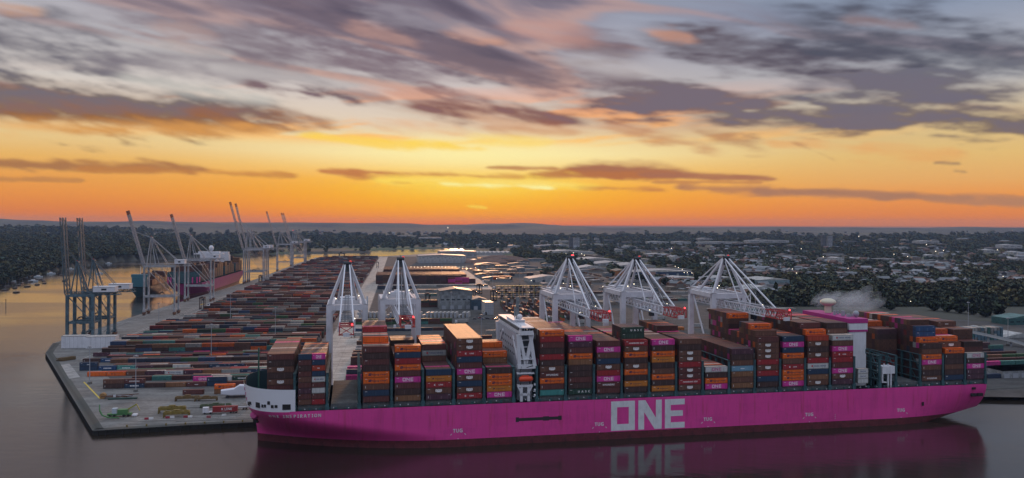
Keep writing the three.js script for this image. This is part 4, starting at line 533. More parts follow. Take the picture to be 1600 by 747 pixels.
// ---------------------------------------------------------------- container yard
{
  const rowsNear = [ // [row name, start of the row on the ground, list of lower(/upper) boxes]
    ['front', [286, 616.5], 'maroon:D - tan:N/orange:HL', [0, 13.6, 18.4]],
    ['second', [162, 607], 'dark:V/brown:V navy:EV/maroon:HY dark:N tan:N maroon:BX navy:N/navy:V maroon:N brown:D dark:V', null],
    ['third', [302, 595.5], 'magenta:ONE white:BX darkgreen:EV orange:HL brown:V maroon:N', null],
    ['fourth', [137, 588], 'orange:N orange:HS brown:V plum:N white:YM plum:V tan:N grey:N navy:BX navy:BX brown:N', null],
    ['fifth', [125, 579], 'navy:N/navy:BX blue:EV teal:EV plum:V dark:N white:N dark:V navy:BX navy:BX maroon:V brown:N grey:BX dark:N', null],
    ['sixth', [130, 566.5], 'dark:V blue:EV grey:N dark:N navy:V maroon:N teal:EV orange:N blue:BX brown:V dark:N maroon:HY', null],
    ['seventh', [146, 557], 'plum:N grey:V brown:N white:N plum:N navy:N magenta:N maroon:V brown:V white:BX navy:N dark:N', null],
    ['eighth', [160, 549], 'tan:N maroon:V dark:N grey:N orange:N maroon:N white:V navy:N brown:N plum:V maroon:N dark:V', null],
  ];
  const r = rng(12);
  for (const [nm, [x, y], text, off] of rowsNear) {
    const [p0, q0] = toYard(...ground(x, y)); let k = 0;
    for (const [i, slot] of text.split(' ').entries()) { if (slot === '-') continue; k++;
      slot.split('/').forEach((t, lv, all) => { const [c, m] = t.split(':'); container(c, m, false, `${WORDS[c]} container${lv ? ' stacked' : ''}, ${NTH[k - 1]} from the river end of the ${nm} yard row${all.length > 1 ? (lv ? ', upper' : ', lower') : ''}`, yardAt(p0 + (off ? off[i] : i * 12.5) + CL / 2, GROUND + .02 + lv * (CH + .01), q0), AY, 'containers in the yard'); }); }
  }
  const list = [], C2 = ['maroon', 'maroon', 'maroon', 'brown', 'brown', 'brown', 'dark', 'dark', 'dark', 'tan', 'plum', 'red', 'orange', 'navy', 'navy', 'blue', 'white', 'grey', 'grey', 'green', 'teal', 'darkgreen'];
  const pick = (a) => a[Math.floor(r() * a.length)], put = (p, q, tiers, a, s = 1) => { for (let k = 0; k < tiers; k++) list.push([yardAt(p, GROUND + .02 + k * (CH + .01), q), pick(a), s, 1]); };
  const left = (q) => q < -6 ? lerp(-112, -168, (q + 116) / 110) : q < 800 ? -168 : -176;
  for (const [q, a] of [[-92, -112], [-88, -112], [-71, -134], [-67, -130], [-63, -130], [-47, -142], [-43, -140], [-39, -140], [-19, -150], [-15, -150], [-11, -152], [-3, -158], [1, -158], [5, -158], [9, -160]]) for (let p = Math.max(a, left(q)) + 6; p < -5; p += 12.5) if (r() < .85) put(p, q, 1, C2);
  let h = 1; for (let q = 16; q < 1860; q += 4.5 + (r() < .22 ? 9 : 0)) {
    const dull = q > 420 ? ['maroon', 'maroon', 'maroon', 'brown', 'brown', 'dark', 'dark', 'plum', 'tan', 'red', 'orange', 'navy', 'white', 'grey', 'blue'] : C2;
    if (r() < .55) h = 1 + Math.floor(r() * (q > 1500 ? 1.7 : 2.7)); let seg = h;
    for (let p = left(q) + 6; p < -5; p += 12.5) { if (r() < .22) seg = clamp(h + Math.floor(r() * 3) - 1, 0, 3); put(p, q, seg, dull); }
  }
  // blocks beyond the road: near stacks, green and blue boxes, long pale rows, the high maroon block
  for (let q = -120; q < 30; q += 5) for (let p = 34; p < 90; p += 12.5) put(p, q, 1 + Math.floor(r() * 2.4), ['maroon', 'dark', 'brown', 'plum', 'magenta', 'white', 'navy']);
  const line = (x0, x1, y, tiers, cols, deep = 1) => { const [p0, q0] = toYard(...ground((x0 + x1) / 2, y)), half = (x1 - x0) / 2 * (q0 + 640) / FOCAL; for (let j = 0; j < deep; j++) for (let p = -half; p < half; p += 12.5) if (r() < .95) put(p0 + p + 6, q0 + j * 4, typeof tiers === 'function' ? tiers(p / half) : tiers, cols); };
  line(556, 700, 517, 1, ['brown', 'navy', 'blue', 'blue', 'navy', 'maroon', 'grey'], 1); line(556, 700, 507, 2, ['green', 'green', 'darkgreen', 'brown', 'maroon', 'green', 'teal'], 2);
  line(655, 688, 480, 3, ['green', 'darkgreen', 'maroon', 'brown'], 3); line(610, 690, 462, 1, ['grey', 'white', 'teal'], 2); line(640, 745, 455, 1, ['white', 'grey', 'white'], 3); line(600, 760, 448, 1, ['white', 'grey'], 4);
  line(588, 735, 443.5, (t) => t > .9 ? 3 : t > .8 ? 4 : 5, ['dark', 'plum', 'dark', 'maroon'], 1); line(588, 722, 441.5, 5, ['maroon', 'brown', 'tan'], 22); line(700, 732, 443.8, 4, ['magenta', 'red', 'magenta'], 1); line(600, 716, 427, 3, ['maroon', 'tan', 'brown'], 30);
  line(590, 640, 452, 2, ['dark', 'navy', 'maroon', 'white'], 2); line(594, 650, 438, 2, ['dark', 'maroon', 'navy'], 2); line(770, 800, 437, 2, ['orange', 'maroon', 'red', 'blue'], 8);
  line(748, 830, 431, 2, ['maroon', 'grey', 'white', 'navy', 'brown'], 3); line(760, 850, 422, 1, ['grey', 'white', 'brown', 'teal'], 4); line(815, 905, 450, 1, ['white', 'grey', 'brown', 'maroon'], 3); line(860, 960, 462, 2, ['navy', 'grey', 'brown', 'white', 'red'], 4); line(880, 1000, 474, 1, ['white', 'grey', 'teal', 'maroon'], 3); line(1000, 1120, 470, 1, ['white', 'grey', 'navy', 'teal', 'brown'], 4); line(1100, 1250, 486, 1, ['grey', 'white', 'maroon', 'teal'], 3); line(1030, 1160, 458, 1, ['grey', 'white', 'brown'], 3);
  line(1030, 1066, 516, 1, ['amber', 'orange', 'magenta', 'brown'], 2);
  heap('yard_containers', 'long rows of mixed containers filling the yard to the river', list, AY);
  // the block aligned with the ship's quay, and the yard beyond the stern
  const l2 = []; for (let i = 0; i < 12; i++) for (let j = 0; j < 14; j++) for (let k = 0, n = 1 + Math.floor(r() * 2.6); k < n; k++) l2.push([shipAt(222 + i * 9 + j * 1.4, GROUND + .02 + k * (CH + .01), 470 + j * 13), pick(['maroon', 'maroon', 'red', 'navy', 'brown', 'white', 'blue', 'orange', 'dark', 'dark', 'brown', 'green']), 1, 1, AS + Math.PI / 2]);
  for (const [n, t, a] of [[96, 1, ['blue', 'navy', 'white']], [112, 1, ['teal', 'green', 'darkgreen', 'white']], [126, 2, ['teal', 'magenta', 'blue', 'teal']], [138, 2, ['maroon', 'brown', 'navy']], [152, 2, ['teal', 'green', 'tan']], [165, 2, ['green', 'orange', 'teal', 'maroon']], [178, 3, ['navy', 'teal', 'dark', 'blue']], [192, 3, ['blue', 'teal', 'white', 'plum', 'dark']], [206, 3, ['navy', 'teal', 'grey', 'dark']]]) for (let s = 396; s < 560; s += 12.6) for (let k = 0; k < t; k++) if (r() < .93) l2.push([shipAt(s, GROUND + .02 + k * (CH + .01), n), pick(a), 1, 1]);
  for (let s = 440; s < 640; s += 3.4) for (let k = 0; k < 4; k++) l2.push([shipAt(s, GROUND + .02 + k * (CH + .01), 262), pick(['grey', 'sky', 'white', 'sky', 'teal']), 1, 1, AS + Math.PI / 2]);
  for (let s = 120; s < 330; s += 12.6) for (const n of [330, 345, 380]) if (r() < .5) l2.push([shipAt(s, GROUND + .02, n), pick(['grey', 'white', 'teal', 'maroon', 'amber']), 1, 1]);
  heap('terminal_containers', 'blocks of mixed containers behind the ship and its cranes', l2, AS);
  // refrigerated boxes seen end on
  const rf = new THREE.Group(); rf.name = 'x'; let proto = null;
  const whiteBox = paint(.74, .75, .75, .4, 0, { map: scaled(grime, .08), bumpMap: corrugation, bumpScale: .03 });
  const reefer = (pos, turn) => { if (!proto) { proto = thing('refrigerated_container', 'white refrigerated container standing end-on in the row behind the green containers', 'container', pos, turn, 'refrigerated containers in a row'); mesh('body', FULL, whiteBox, proto); for (const e of [-1, 1]) mesh('cooling_unit', [block(e * 6.03, e * 6.10, .2, 2.7, -1.1, 1.1), block(e * 6.10, e * 6.14, 1.2, 2.4, -.8, .8)], greyPaint, proto); return; } copyOf(proto, null, pos, turn); };
  for (let i = 0; i < 28; i++) { const [x, d] = ground(561 + i * 6.3, 496.5); for (let k = 0; k < (i % 9 === 7 ? 1 : 2); k++) reefer([x, GROUND + .02 + k * (CH + .01), -d - 6], AY + Math.PI / 2); }
  // stack of white boxes
  const [wx, wd] = ground(766, 491); let w0 = null; for (let i = 0; i < 4; i++) for (let k = 0; k < 5; k++) for (let j = 0; j < 2; j++) { const [a, b] = frame([wx, wd], AS)(-6 + i * 2.55, j * 12.4), pos = [a, GROUND + .02 + k * (CH + .01), -b]; if (!w0) { w0 = copyOf(proto, 'white refrigerated container in the tall block behind the ship bridge', pos, AS + Math.PI / 2); w0.userData.group = 'white block behind the bridge'; } else copyOf(w0, null, pos, AS + Math.PI / 2); }
  // racks for the refrigerated boxes: steel landings with dark gaps
  const [rx, rd] = ground(812, 467), rack = thing('reefer_rack', 'long dark steel racks with yellow posts for refrigerated containers', 'rack', [rx, GROUND, -rd], AS);
  const yb = paint(.30, .24, .08, .6); for (let i = 0; i < 13; i++) for (const z of [0, -9]) mesh('post', block(-32 + i * 5.3 - .35, -32 + i * 5.3 + .35, 0, 19, z - .35, z + .35), i % 2 ? darkSteel : yb, rack);
  for (let k = 0; k < 6; k++) mesh('landing', block(-33, 33, 3.1 * k + 2.6, 3.1 * k + 2.9, .4, -9.4), k % 3 === 2 ? yb : greyPaint, rack);
  for (let i = 0; i < 12; i++) for (let k = 0; k < 6; k++) if (r() < .62) mesh('stored_box', block(-32 + i * 5.3 + .8, -32 + i * 5.3 + 3.3, 3.1 * k + .02, 3.1 * k + 2.55, -.6, -8.6), bodyMats[pick(['dark', 'brown', 'maroon', 'white', 'grey'])], rack);
}
// straddle carriers
{
  let proto = null; const spots = [[749, 459, .3], [739, 470, .2], [590, 419, 0], [407, 443.5, 0], [316, 483, 0], [771, 470, .3], [668, 476, .1], [893, 480, .5], [622, 447, 0]];
  const names = ['beside the white block behind the workshop', 'beside the grey workshop', 'at the far end of the pale yard road', 'under the tallest raised crane', 'beside the first raised crane', 'at the near end of the refrigerated racks', 'between the green containers and workshop', 'behind the crane just aft of the bridge', 'beside the high maroon block'];
  spots.forEach(([x, y, t], i) => { const [a, d] = ground(x, y), label = 'dark straddle carrier on tall legs ' + names[i]; if (proto) return copyOf(proto, label, [a, GROUND, -d], AY + t);
    const o = proto = thing('straddle_carrier', label, 'straddle carrier', [a, GROUND, -d], AY + t, 'straddle carriers'); const m = paint(.045, .03, .03, .55);
    for (const x2 of [-2.3, 2.3]) { for (const z of [-4, 4]) mesh('leg', block(x2 - .4, x2 + .4, 1.5, 13, z - .5, z + .5), m, o); mesh('side_frame', [block(x2 - .4, x2 + .4, .9, 2, -5, 5), block(x2 - .4, x2 + .4, 12.4, 13.6, -5, 5)], m, o); for (const z of [-4, -1.4, 1.4, 4]) mesh('wheel', rod([x2 - .35, .75, z], [x2 + .35, .75, z], .75, 10), rubber, o); }
    mesh('top_frame', [block(-2.7, 2.7, 13.6, 14.6, 3, 5), block(-2.7, 2.7, 13.6, 14.6, -5, -3), block(-1.6, 1.6, 13.7, 15.4, -2.4, 2.4)], m, o); mesh('cab', block(1.2, 3.2, 11, 13.2, 4.6, 6.4), glassDark, o); mesh('spreader', block(-1.2, 1.2, 5.6, 6.2, -6, 6), yellowPaint, o); });
}
// tall floodlight masts
{
  let proto = null; const spots = [[140, 600, 24, 'on the quay corner beside the yellow line'], [212, 612, 22, 'before the front yard rows'], [248, 516, 26, 'between the white cranes and yard rows'], [360, 500, 28, 'in the middle of the yard rows'], [430, 530, 28, 'among yard rows above the ship bow'], [330, 560, 26, 'in the near yard rows'], [705, 492, 26, 'before the grey workshop'], [752, 530, 22, 'forward of the white ship bridge'], [640, 466, 28, 'beyond the green containers'], [1513, 512, 26, 'over the sternmost stack'], [1575, 540, 24, 'in the yard beyond the stern'], [1180, 490, 20, 'behind the crane beside the funnel'], [590, 440, 28, 'along the pale yard road'], [770, 452, 26, 'beside the refrigerated racks'], [690, 432, 28, 'over the high maroon block'], [812, 445, 24, 'behind the refrigerated racks'], [480, 455, 28, 'far down the yard rows']];
  for (const [x, y, h, where] of spots) { const [a, d] = ground(x, y), label = 'slim grey floodlight mast ' + where; if (proto) { const c = copyOf(proto, label, [a, GROUND, -d], AY); c.scale.y = h / 26; continue; }
    const o = proto = thing('floodlight_mast', label, 'floodlight mast', [a, GROUND, -d], AY, 'floodlight masts'); mesh('mast', new THREE.CylinderGeometry(.16, .34, 26, 8).translate(0, 13, 0), greyPaint, o); mesh('base', block(-1.1, 1.1, 0, 1.6, -1.1, 1.1), quayConcrete, o); mesh('lamp_head', [block(-1.5, 1.5, 25.6, 26.1, -.5, .5), block(-.5, .5, 26.1, 26.5, -1.4, 1.4)], greyPaint, o); o.scale.y = h / 26; }
}
// glowing lamps that the dusk shows: on the racks, along the roads, in the town
{
  let proto = null; const r = rng(61), dots = [];
  for (let i = 0; i < 17; i++) dots.push([642 + i * 5.4, 424 + r() * 1.5, 13]); for (let i = 0; i < 10; i++) dots.push([780 + i * 6.8, 465, 20.5]); for (const [x, y, h] of [[776, 443, 9], [783, 433, 8], [692, 470, 12], [797, 442, 6], [830, 446, 6], [1069, 434, 6], [1074, 434, 6], [1081, 434.5, 6], [1055, 424, 6], [1060, 426, 6], [1066, 429, 6], [1185, 463, 8], [1193, 459, 8], [1206, 462, 8], [1203, 470, 7], [1412, 474, 7], [1433, 472, 7], [1449, 475, 7], [1438, 478, 7], [1487, 475, 7], [1423, 480, 7], [1461, 476, 7], [896, 404, 5], [884, 405, 4], [913, 407, 5], [1340, 455, 6], [1120, 440, 5], [700, 372, 10], [778, 388, 9], [1252, 398, 6], [1342, 383, 6], [1462, 402, 6], [740, 478, 5], [705, 484, 4]]) dots.push([x, y, h]);
  for (let i = 0; i < 22; i++) { const y = 388 + r() * 84; dots.push([y < 440 ? 900 + r() * 690 : 1190 + r() * 400, y, 6]); } for (let i = 0; i < 8; i++) dots.push([760 + r() * 330, 440 + r() * 34, 7]);
  for (const [x, y, h] of dots) { const [a, d] = ground(x, y), g = Math.max(GROUND, landHeight(a, d)); const where = y < 428 && x < 740 ? 'over the high maroon block' : Math.abs(y - 465) < .5 ? 'along the refrigerated racks' : x > 1050 && x < 1090 ? 'along the lit road beyond the cranes' : x > 1400 && y > 470 ? 'among the dark trees beyond the stern' : x > 1180 && y > 455 ? 'beside the pale blue sheds' : 'scattered through the terminal and town', lb = 'small glowing lamp on a pole ' + where; if (proto) { const c = copyOf(proto, lb, [a, g, -d]); c.userData.group = 'lamps lit ' + where; c.scale.setScalar(Math.max(.7, d / 1700)); c.children[1].position.y = 0; continue; }
    const o = proto = thing('street_lamp', lb, 'street lamp', [a, g, -d], 0, 'lamps lit ' + where); mesh('pole', new THREE.CylinderGeometry(.1, .14, 10, 6).translate(0, 5, 0), darkSteel, o); mesh('lamp_globe', new THREE.SphereGeometry(.5, 8, 6).translate(0, 10.4, 0), lampWhite, o); o.scale.setScalar(Math.max(.7, d / 1700)); }
  for (const [x, y, h, k] of [[692, 468, 14, 260], [776, 443, 9, 200], [1074, 434, 8, 160]]) { const [a, d] = ground(x, y), l = new THREE.PointLight(new THREE.Color(1, .8, .5), k); l.position.set(a, GROUND + h, -d + 1.2); l.castShadow = true; l.name = numbered('lamp_glow'); scene.add(l); }
}
// ---------------------------------------------------------------- things on the quay corner
{
  const on = (x, y) => { const [a, d] = ground(x, y); return [a, GROUND + .03, -d]; };
  const tent = (x, y, w, h, dp, label, t) => { const o = thing('storage_shed', label, 'shed', on(x, y), t); mesh('wall', block(-w / 2, w / 2, 0, h - .3, 0, -dp), white, o); mesh('roof', block(-w / 2 - .2, w / 2 + .2, h - .3, h, .2, -dp - .2), paint(.55, .56, .56, .7, 0, { map: scaled(grime, .1) }), o); for (let i = 1; i < 6; i++) mesh('seam', block(-w / 2 + i * w / 6 - .06, -w / 2 + i * w / 6 + .06, 0, h - .3, 0, .05), greyPaint, o); };
  tent(115, 544, 19.5, 10, 9, 'white box-shaped shed under the blue cranes, toward the water', AY); tent(157, 544, 23, 9.6, 11, 'longer white box-shaped shed under the blue cranes, toward the yard', AY + .05);
  const frameOf = (name, label, x, y, w, d, h, m, t) => { const o = thing(name, label, 'spreader', on(x, y), t, undefined); for (const z of [-d / 2, d / 2]) mesh('rail', block(-w / 2, w / 2, h * .5, h, z - .3, z + .3), m, o); for (let i = 0; i <= 4; i++) mesh('cross_beam', block(-w / 2 + i * w / 4 - .3, -w / 2 + i * w / 4 + .3, h * .45, h * .95, -d / 2, d / 2), m, o); for (const i of [-1, 1]) for (const j of [-1, 1]) mesh('leg', block(i * w / 2 - .35, i * w / 2 + .35, 0, h * .5, j * d / 2 - .35, j * d / 2 + .35), m, o); mesh('headblock', block(-1.6, 1.6, h, h + .8, -.9, .9), m, o); return o; };
  const y2 = paint(.26, .20, .04, .6, 0, { map: scaled(grime, .2) }), y3 = paint(.20, .13, .05, .65, 0, { map: scaled(grime, .2) });
  frameOf('lifting_spreader', 'yellow lifting spreader behind another one, beside the red and white barriers', 269, 645, 13.5, 2.6, 3.4, y2, AS); frameOf('lifting_spreader', 'yellow lifting spreader next to the red and white barriers', 276, 651, 12.5, 2.8, 3, y2, AS + .03);
  frameOf('lifting_spreader', 'brownish yellow spreader before the maroon front container', 293, 626, 13, 2.6, 2.6, y3, AS); frameOf('lifting_spreader', 'short brownish yellow spreader before the orange front stack', 322, 626, 12, 2.6, 2.2, y3, AS); frameOf('lifting_spreader', 'dull green spreader behind the red trailer', 337, 636, 16, 2.6, 1.6, paint(.07, .10, .05, .7), AS);
  { const o = thing('timber_pile', 'pile of yellowish beams under the blue cranes', 'beam pile', on(103, 563), AY + .9); const r = rng(8); for (let i = 0; i < 14; i++) mesh('beam', bar([-6 + r() * 2, .4 + Math.floor(i / 5) * .7, -3 + (i % 5) * 1.4], [5 + r() * 3, .4 + Math.floor(i / 5) * .7, -3 + (i % 5) * 1.4 + r()], .55), y3, o); }
  { // green mobile harbour machine with curved jib resting on the deck
    const o = thing('mobile_crane', 'green mobile crane with curved jib lying low on the quay', 'mobile crane', on(187, 651), AS); mesh('chassis', [block(-6, 6, .9, 1.9, -1.4, 1.4)], greenPaint, o); for (const x of [-4.6, -2.4, 2.4, 4.6]) for (const z of [-1.5, 1.5]) mesh('wheel', rod([x, .7, z - .3], [x, .7, z + .3], .7, 10), rubber, o); mesh('cab', block(-3.6, -1.2, 1.9, 4.6, -1.3, 1.3), paint(.42, .50, .56, .4), o); mesh('engine_house', block(-.8, 4.4, 1.9, 3.9, -1.5, 1.5), greenPaint, o);
    const pts = [[-9.5, 7.2, 2], [-9.2, 4.4, 3], [-7.6, 1.9, 4], [-4, .8, 5], [1, .6, 5.4]]; for (let i = 0; i < 4; i++) mesh('jib', bar(pts[i], pts[i + 1], .6), greenPaint, o); mesh('boom', [bar([3.8, 3.6, 0], [8.6, 6.4, .6], .7), bar([8.6, 6.4, .6], [10.2, 3, .6], .4)], paint(.30, .30, .05, .5), o); mesh('counterweight', block(6.6, 9, .3, 1.2, -1, 2), white, o); }
  { const o = thing('mooring_equipment', 'dark jumble of mooring gear behind the green mobile crane', 'mooring gear', on(186, 622), AS); const r = rng(31); for (let i = 0; i < 16; i++) mesh('beam', bar([-11 + r() * 18, .3 + r() * 1.2, -4 + r() * 6], [-8 + r() * 19, .3 + r() * 1.6, -4 + r() * 6], .4), i % 4 ? rust : greyPaint, o); mesh('drum', rod([-9, 1.6, -2], [-9, 1.6, 1], 1.7, 12), paint(.30, .17, .06, .7), o); mesh('sign_board', box(1.4, 1.4, .1, -2, 1.7, 2).rotateZ(.0), white, o); mesh('cover_sheet', block(-5, 11, .1, .8, 3, 4.6), paint(.02, .06, .05, .7), o); }
  { const o = thing('lorry', 'white lorry cab pulling a red trailer with white lettering', 'lorry', on(343, 646), AS); mesh('trailer', [block(-3.5, 9.5, 1.2, 3.9, -1.25, 1.25), block(-4, 9.6, .9, 1.2, -1.2, 1.2)], paint(.26, .022, .026, .5), o); mesh('lettering', lettering('K LINE', 1.3, .05).translate(1, 1.9, 1.26), letterWhite, o); mesh('cab', [block(-8.6, -5.6, .8, 3.6, -1.25, 1.25), block(-5.6, -3.8, .8, 1.3, -1.1, 1.1)], white, o); mesh('windscreen', block(-8.64, -8.56, 2.2, 3.3, -1.1, 1.1), glassDark, o); for (const x of [-7.6, -4.6, 6, 7.4, 8.8]) mesh('wheel', rod([x, .5, -1.25], [x, .5, 1.25], .5, 10), rubber, o); }
  { const o = thing('lorry_trailer', 'empty pale flatbed trailer behind the red trailer', 'trailer', on(372, 640), AS); mesh('bed', block(-7, 6, 1.2, 1.6, -1.25, 1.25), greyPaint, o); mesh('headboard', block(-7, -6.8, 1.6, 3.4, -1.2, 1.2), greyPaint, o); for (const x of [-5, 3, 4.4]) mesh('wheel', rod([x, .5, -1.2], [x, .5, 1.2], .5, 10), rubber, o); }
  { // shrink-wrapped yacht on a cradle
    const o = thing('wrapped_boat', 'white wrapped boat hull on a dark cradle behind the ship bow', 'boat', on(372, 621), AS); const s = new THREE.Shape([[-9, 1.2], [-4, .5], [7, .5], [7.6, 2.6], [6.6, 5.0], [1, 5.4], [-2, 3.4], [-9, 2.6]].map((p) => new THREE.Vector2(...p))); const g = new THREE.ExtrudeGeometry(s, { depth: 2.4, bevelEnabled: true, bevelSize: .7, bevelThickness: .9, bevelSegments: 3 }).translate(0, 1.6, -1.2); mesh('hull', metreUV(loose(g)), paint(.62, .66, .74, .4), o); mesh('cradle', [block(-7, 7, .3, 1.0, -1.6, 1.6), ...[-6, -2, 2, 6].map((x) => block(x - .2, x + .2, 1, 2.6, -1.4, 1.4))], darkSteel, o); }
  let pb = null; [[229, 653.5], [236, 653.2], [262, 651.6], [269, 651.2], [290, 650.4], [297, 650.2], [326, 650.6], [350, 647.8]].forEach(([x, y], i) => { const red = i % 2 === 0; const label = (red ? 'red' : 'white') + ' plastic barrier in the broken line along the quay edge', m = red ? paint(.30, .03, .05, .5) : paint(.66, .68, .68, .5); const o = thing('safety_barrier', label, 'barrier', on(x, y + 2), AS, red ? 'red barriers by the quay edge' : 'white barriers by the quay edge'); mesh('body', [block(-1.1, 1.1, 0, .25, -.45, .45), block(-1.1, 1.1, .25, 1.0, -.25, .25)], m, o); });
  let bo = null; for (let i = 0; i < 14; i++) { const pos = shipAt(-62 + i * 9.4, GROUND + .03, 60.2 - (i < 8 ? 1.4 : 0)); if (bo) copyOf(bo, null, pos); else { bo = thing('mooring_bollard', 'short iron mooring bollard on the quay edge', 'bollard', pos, 0, 'bollards along the quay'); mesh('post', new THREE.CylinderGeometry(.35, .45, .8, 10).translate(0, .4, 0), y2, bo); mesh('cap', new THREE.SphereGeometry(.5, 10, 6).scale(1, .5, 1).translate(0, .9, 0), y2, bo); } }
  // mooring lines from the bow
  for (const [i, [a, b]] of [[[3, 21.5, 26], [-40, 3, 60]], [[8, 21.8, 22], [-18, 3, 60]], [[12, 22, 40], [-26, 3, 61]]].entries()) { const p = shipAt(...a), q = shipAt(...b), c = new THREE.CatmullRomCurve3([new THREE.Vector3(...p), new THREE.Vector3((p[0] + q[0]) / 2, (p[1] + q[1]) / 2 - 2.4, (p[2] + q[2]) / 2), new THREE.Vector3(...q)]); tag(mesh('mooring_line', new THREE.TubeGeometry(c, 14, .07, 5), paint(.30, .30, .28, .8)), 'thin mooring line running from the bow down to the quay', 'rope', 'mooring lines at the bow'); }
  // lorries and cars about the terminal
  let lo = null, car = null; const r = rng(91);
  [[560, 527, .1], [627, 513, 0], [1030, 500, 0], [905, 506, 0], [1012, 505, .2], [778, 451, 0], [540, 470, 1.4], [575, 430, 1.5], [470, 440, 1.4], [330, 478, 1.3], [722, 505, .1], [1088, 512, 0], [760, 441, .1], [385, 452, 1.4]].forEach(([x, y, t], i) => { const p = on(x, y); if (lo) return copyOf(lo, 'pale yard lorry ' + ['', 'beside the small green block', 'with long trailer behind the ship stacks', 'between the cranes aft of the bridge', 'beside a crane leg behind the ship', 'on the open concrete by the racks', 'midway along the pale yard road', 'far along the pale yard road', 'on the river apron by the lone crane', 'on the river apron by the second white crane', 'before the refrigerated row', 'behind the low white-topped stack', 'on the open concrete beyond the workshop', 'on the river apron by the tallest cranes'][i], p, AY + t);
    lo = thing('yard_lorry', 'pale yard lorry at the near end of the pale yard road', 'lorry', p, AY + t, 'yard lorries'); mesh('cab', [block(-7.6, -5.2, .8, 3.4, -1.2, 1.2)], white, lo); mesh('windscreen', block(-7.64, -7.56, 2, 3.1, -1, 1), glassDark, lo); mesh('trailer', [block(-4.8, 7.2, 1, 1.4, -1.2, 1.2), block(-4.6, 7, 1.42, 4.2, -1.2, 1.2)], paint(.42, .44, .45, .5, 0, { map: scaled(grime, .1) }), lo); for (const k of [-6.4, -3.4, 4.4, 5.8]) mesh('wheel', rod([k, .5, -1.2], [k, .5, 1.2], .5, 8), rubber, lo); });
  const cols = [[.5, .5, .52], [.05, .05, .06], [.3, .3, .32], [.35, .05, .05], [.05, .08, .2]].map((c) => paint(...c, .3)); const protoCars = cols.map(() => null), cw = ['silver', 'black', 'grey', 'red', 'blue'];
  for (let i = 0; i < 60; i++) { const k = i % 5, a = [[700, 420], [770, 420], [860, 455], [740, 497], [600, 495]][Math.floor(i / 12)], x = a[0] + (i % 12) * 4.2 + r() * 1.5, y = a[1] + r() * 2.5, p = on(x, y); if (protoCars[k]) { copyOf(protoCars[k], null, p, AY + (r() < .5 ? 1.57 : 0)); continue; } const o = protoCars[k] = thing('parked_car', cw[k] + ' car parked in the terminal lanes behind the ship', 'car', p, AY, cw[k] + ' parked cars'); mesh('body', [block(-2.1, 2.1, .35, .95, -.85, .85)], cols[k], o); mesh('cabin', block(-1.2, 1.3, .95, 1.45, -.75, .75), glassDark, o); for (const u of [-1.3, 1.3]) mesh('wheel', rod([u, .33, -.88], [u, .33, .88], .33, 8), rubber, o); }
  // round tanks on frames behind the third crane
  let tk = null; for (let i = 0; i < 22; i++) { const [a, d] = ground(846 + (i % 11) * 6.2, i < 11 ? 497 : 492), p = [a, GROUND + .03, -d]; if (tk) { copyOf(tk, null, p, AS); continue; } tk = thing('tank_container', 'white cylindrical tank in a frame, standing behind the crane aft of the bridge', 'tank container', p, AS, 'white tanks behind the cranes'); mesh('tank', [rod([0, 1.4, -3], [0, 1.4, 3], 1.15, 14)], white, tk); mesh('frame', [-3, 3].flatMap((z) => [-1.2, 1.2].map((x) => block(x - .08, x + .08, 0, 2.6, z - .08, z + .08))), greyPaint, tk); }
}

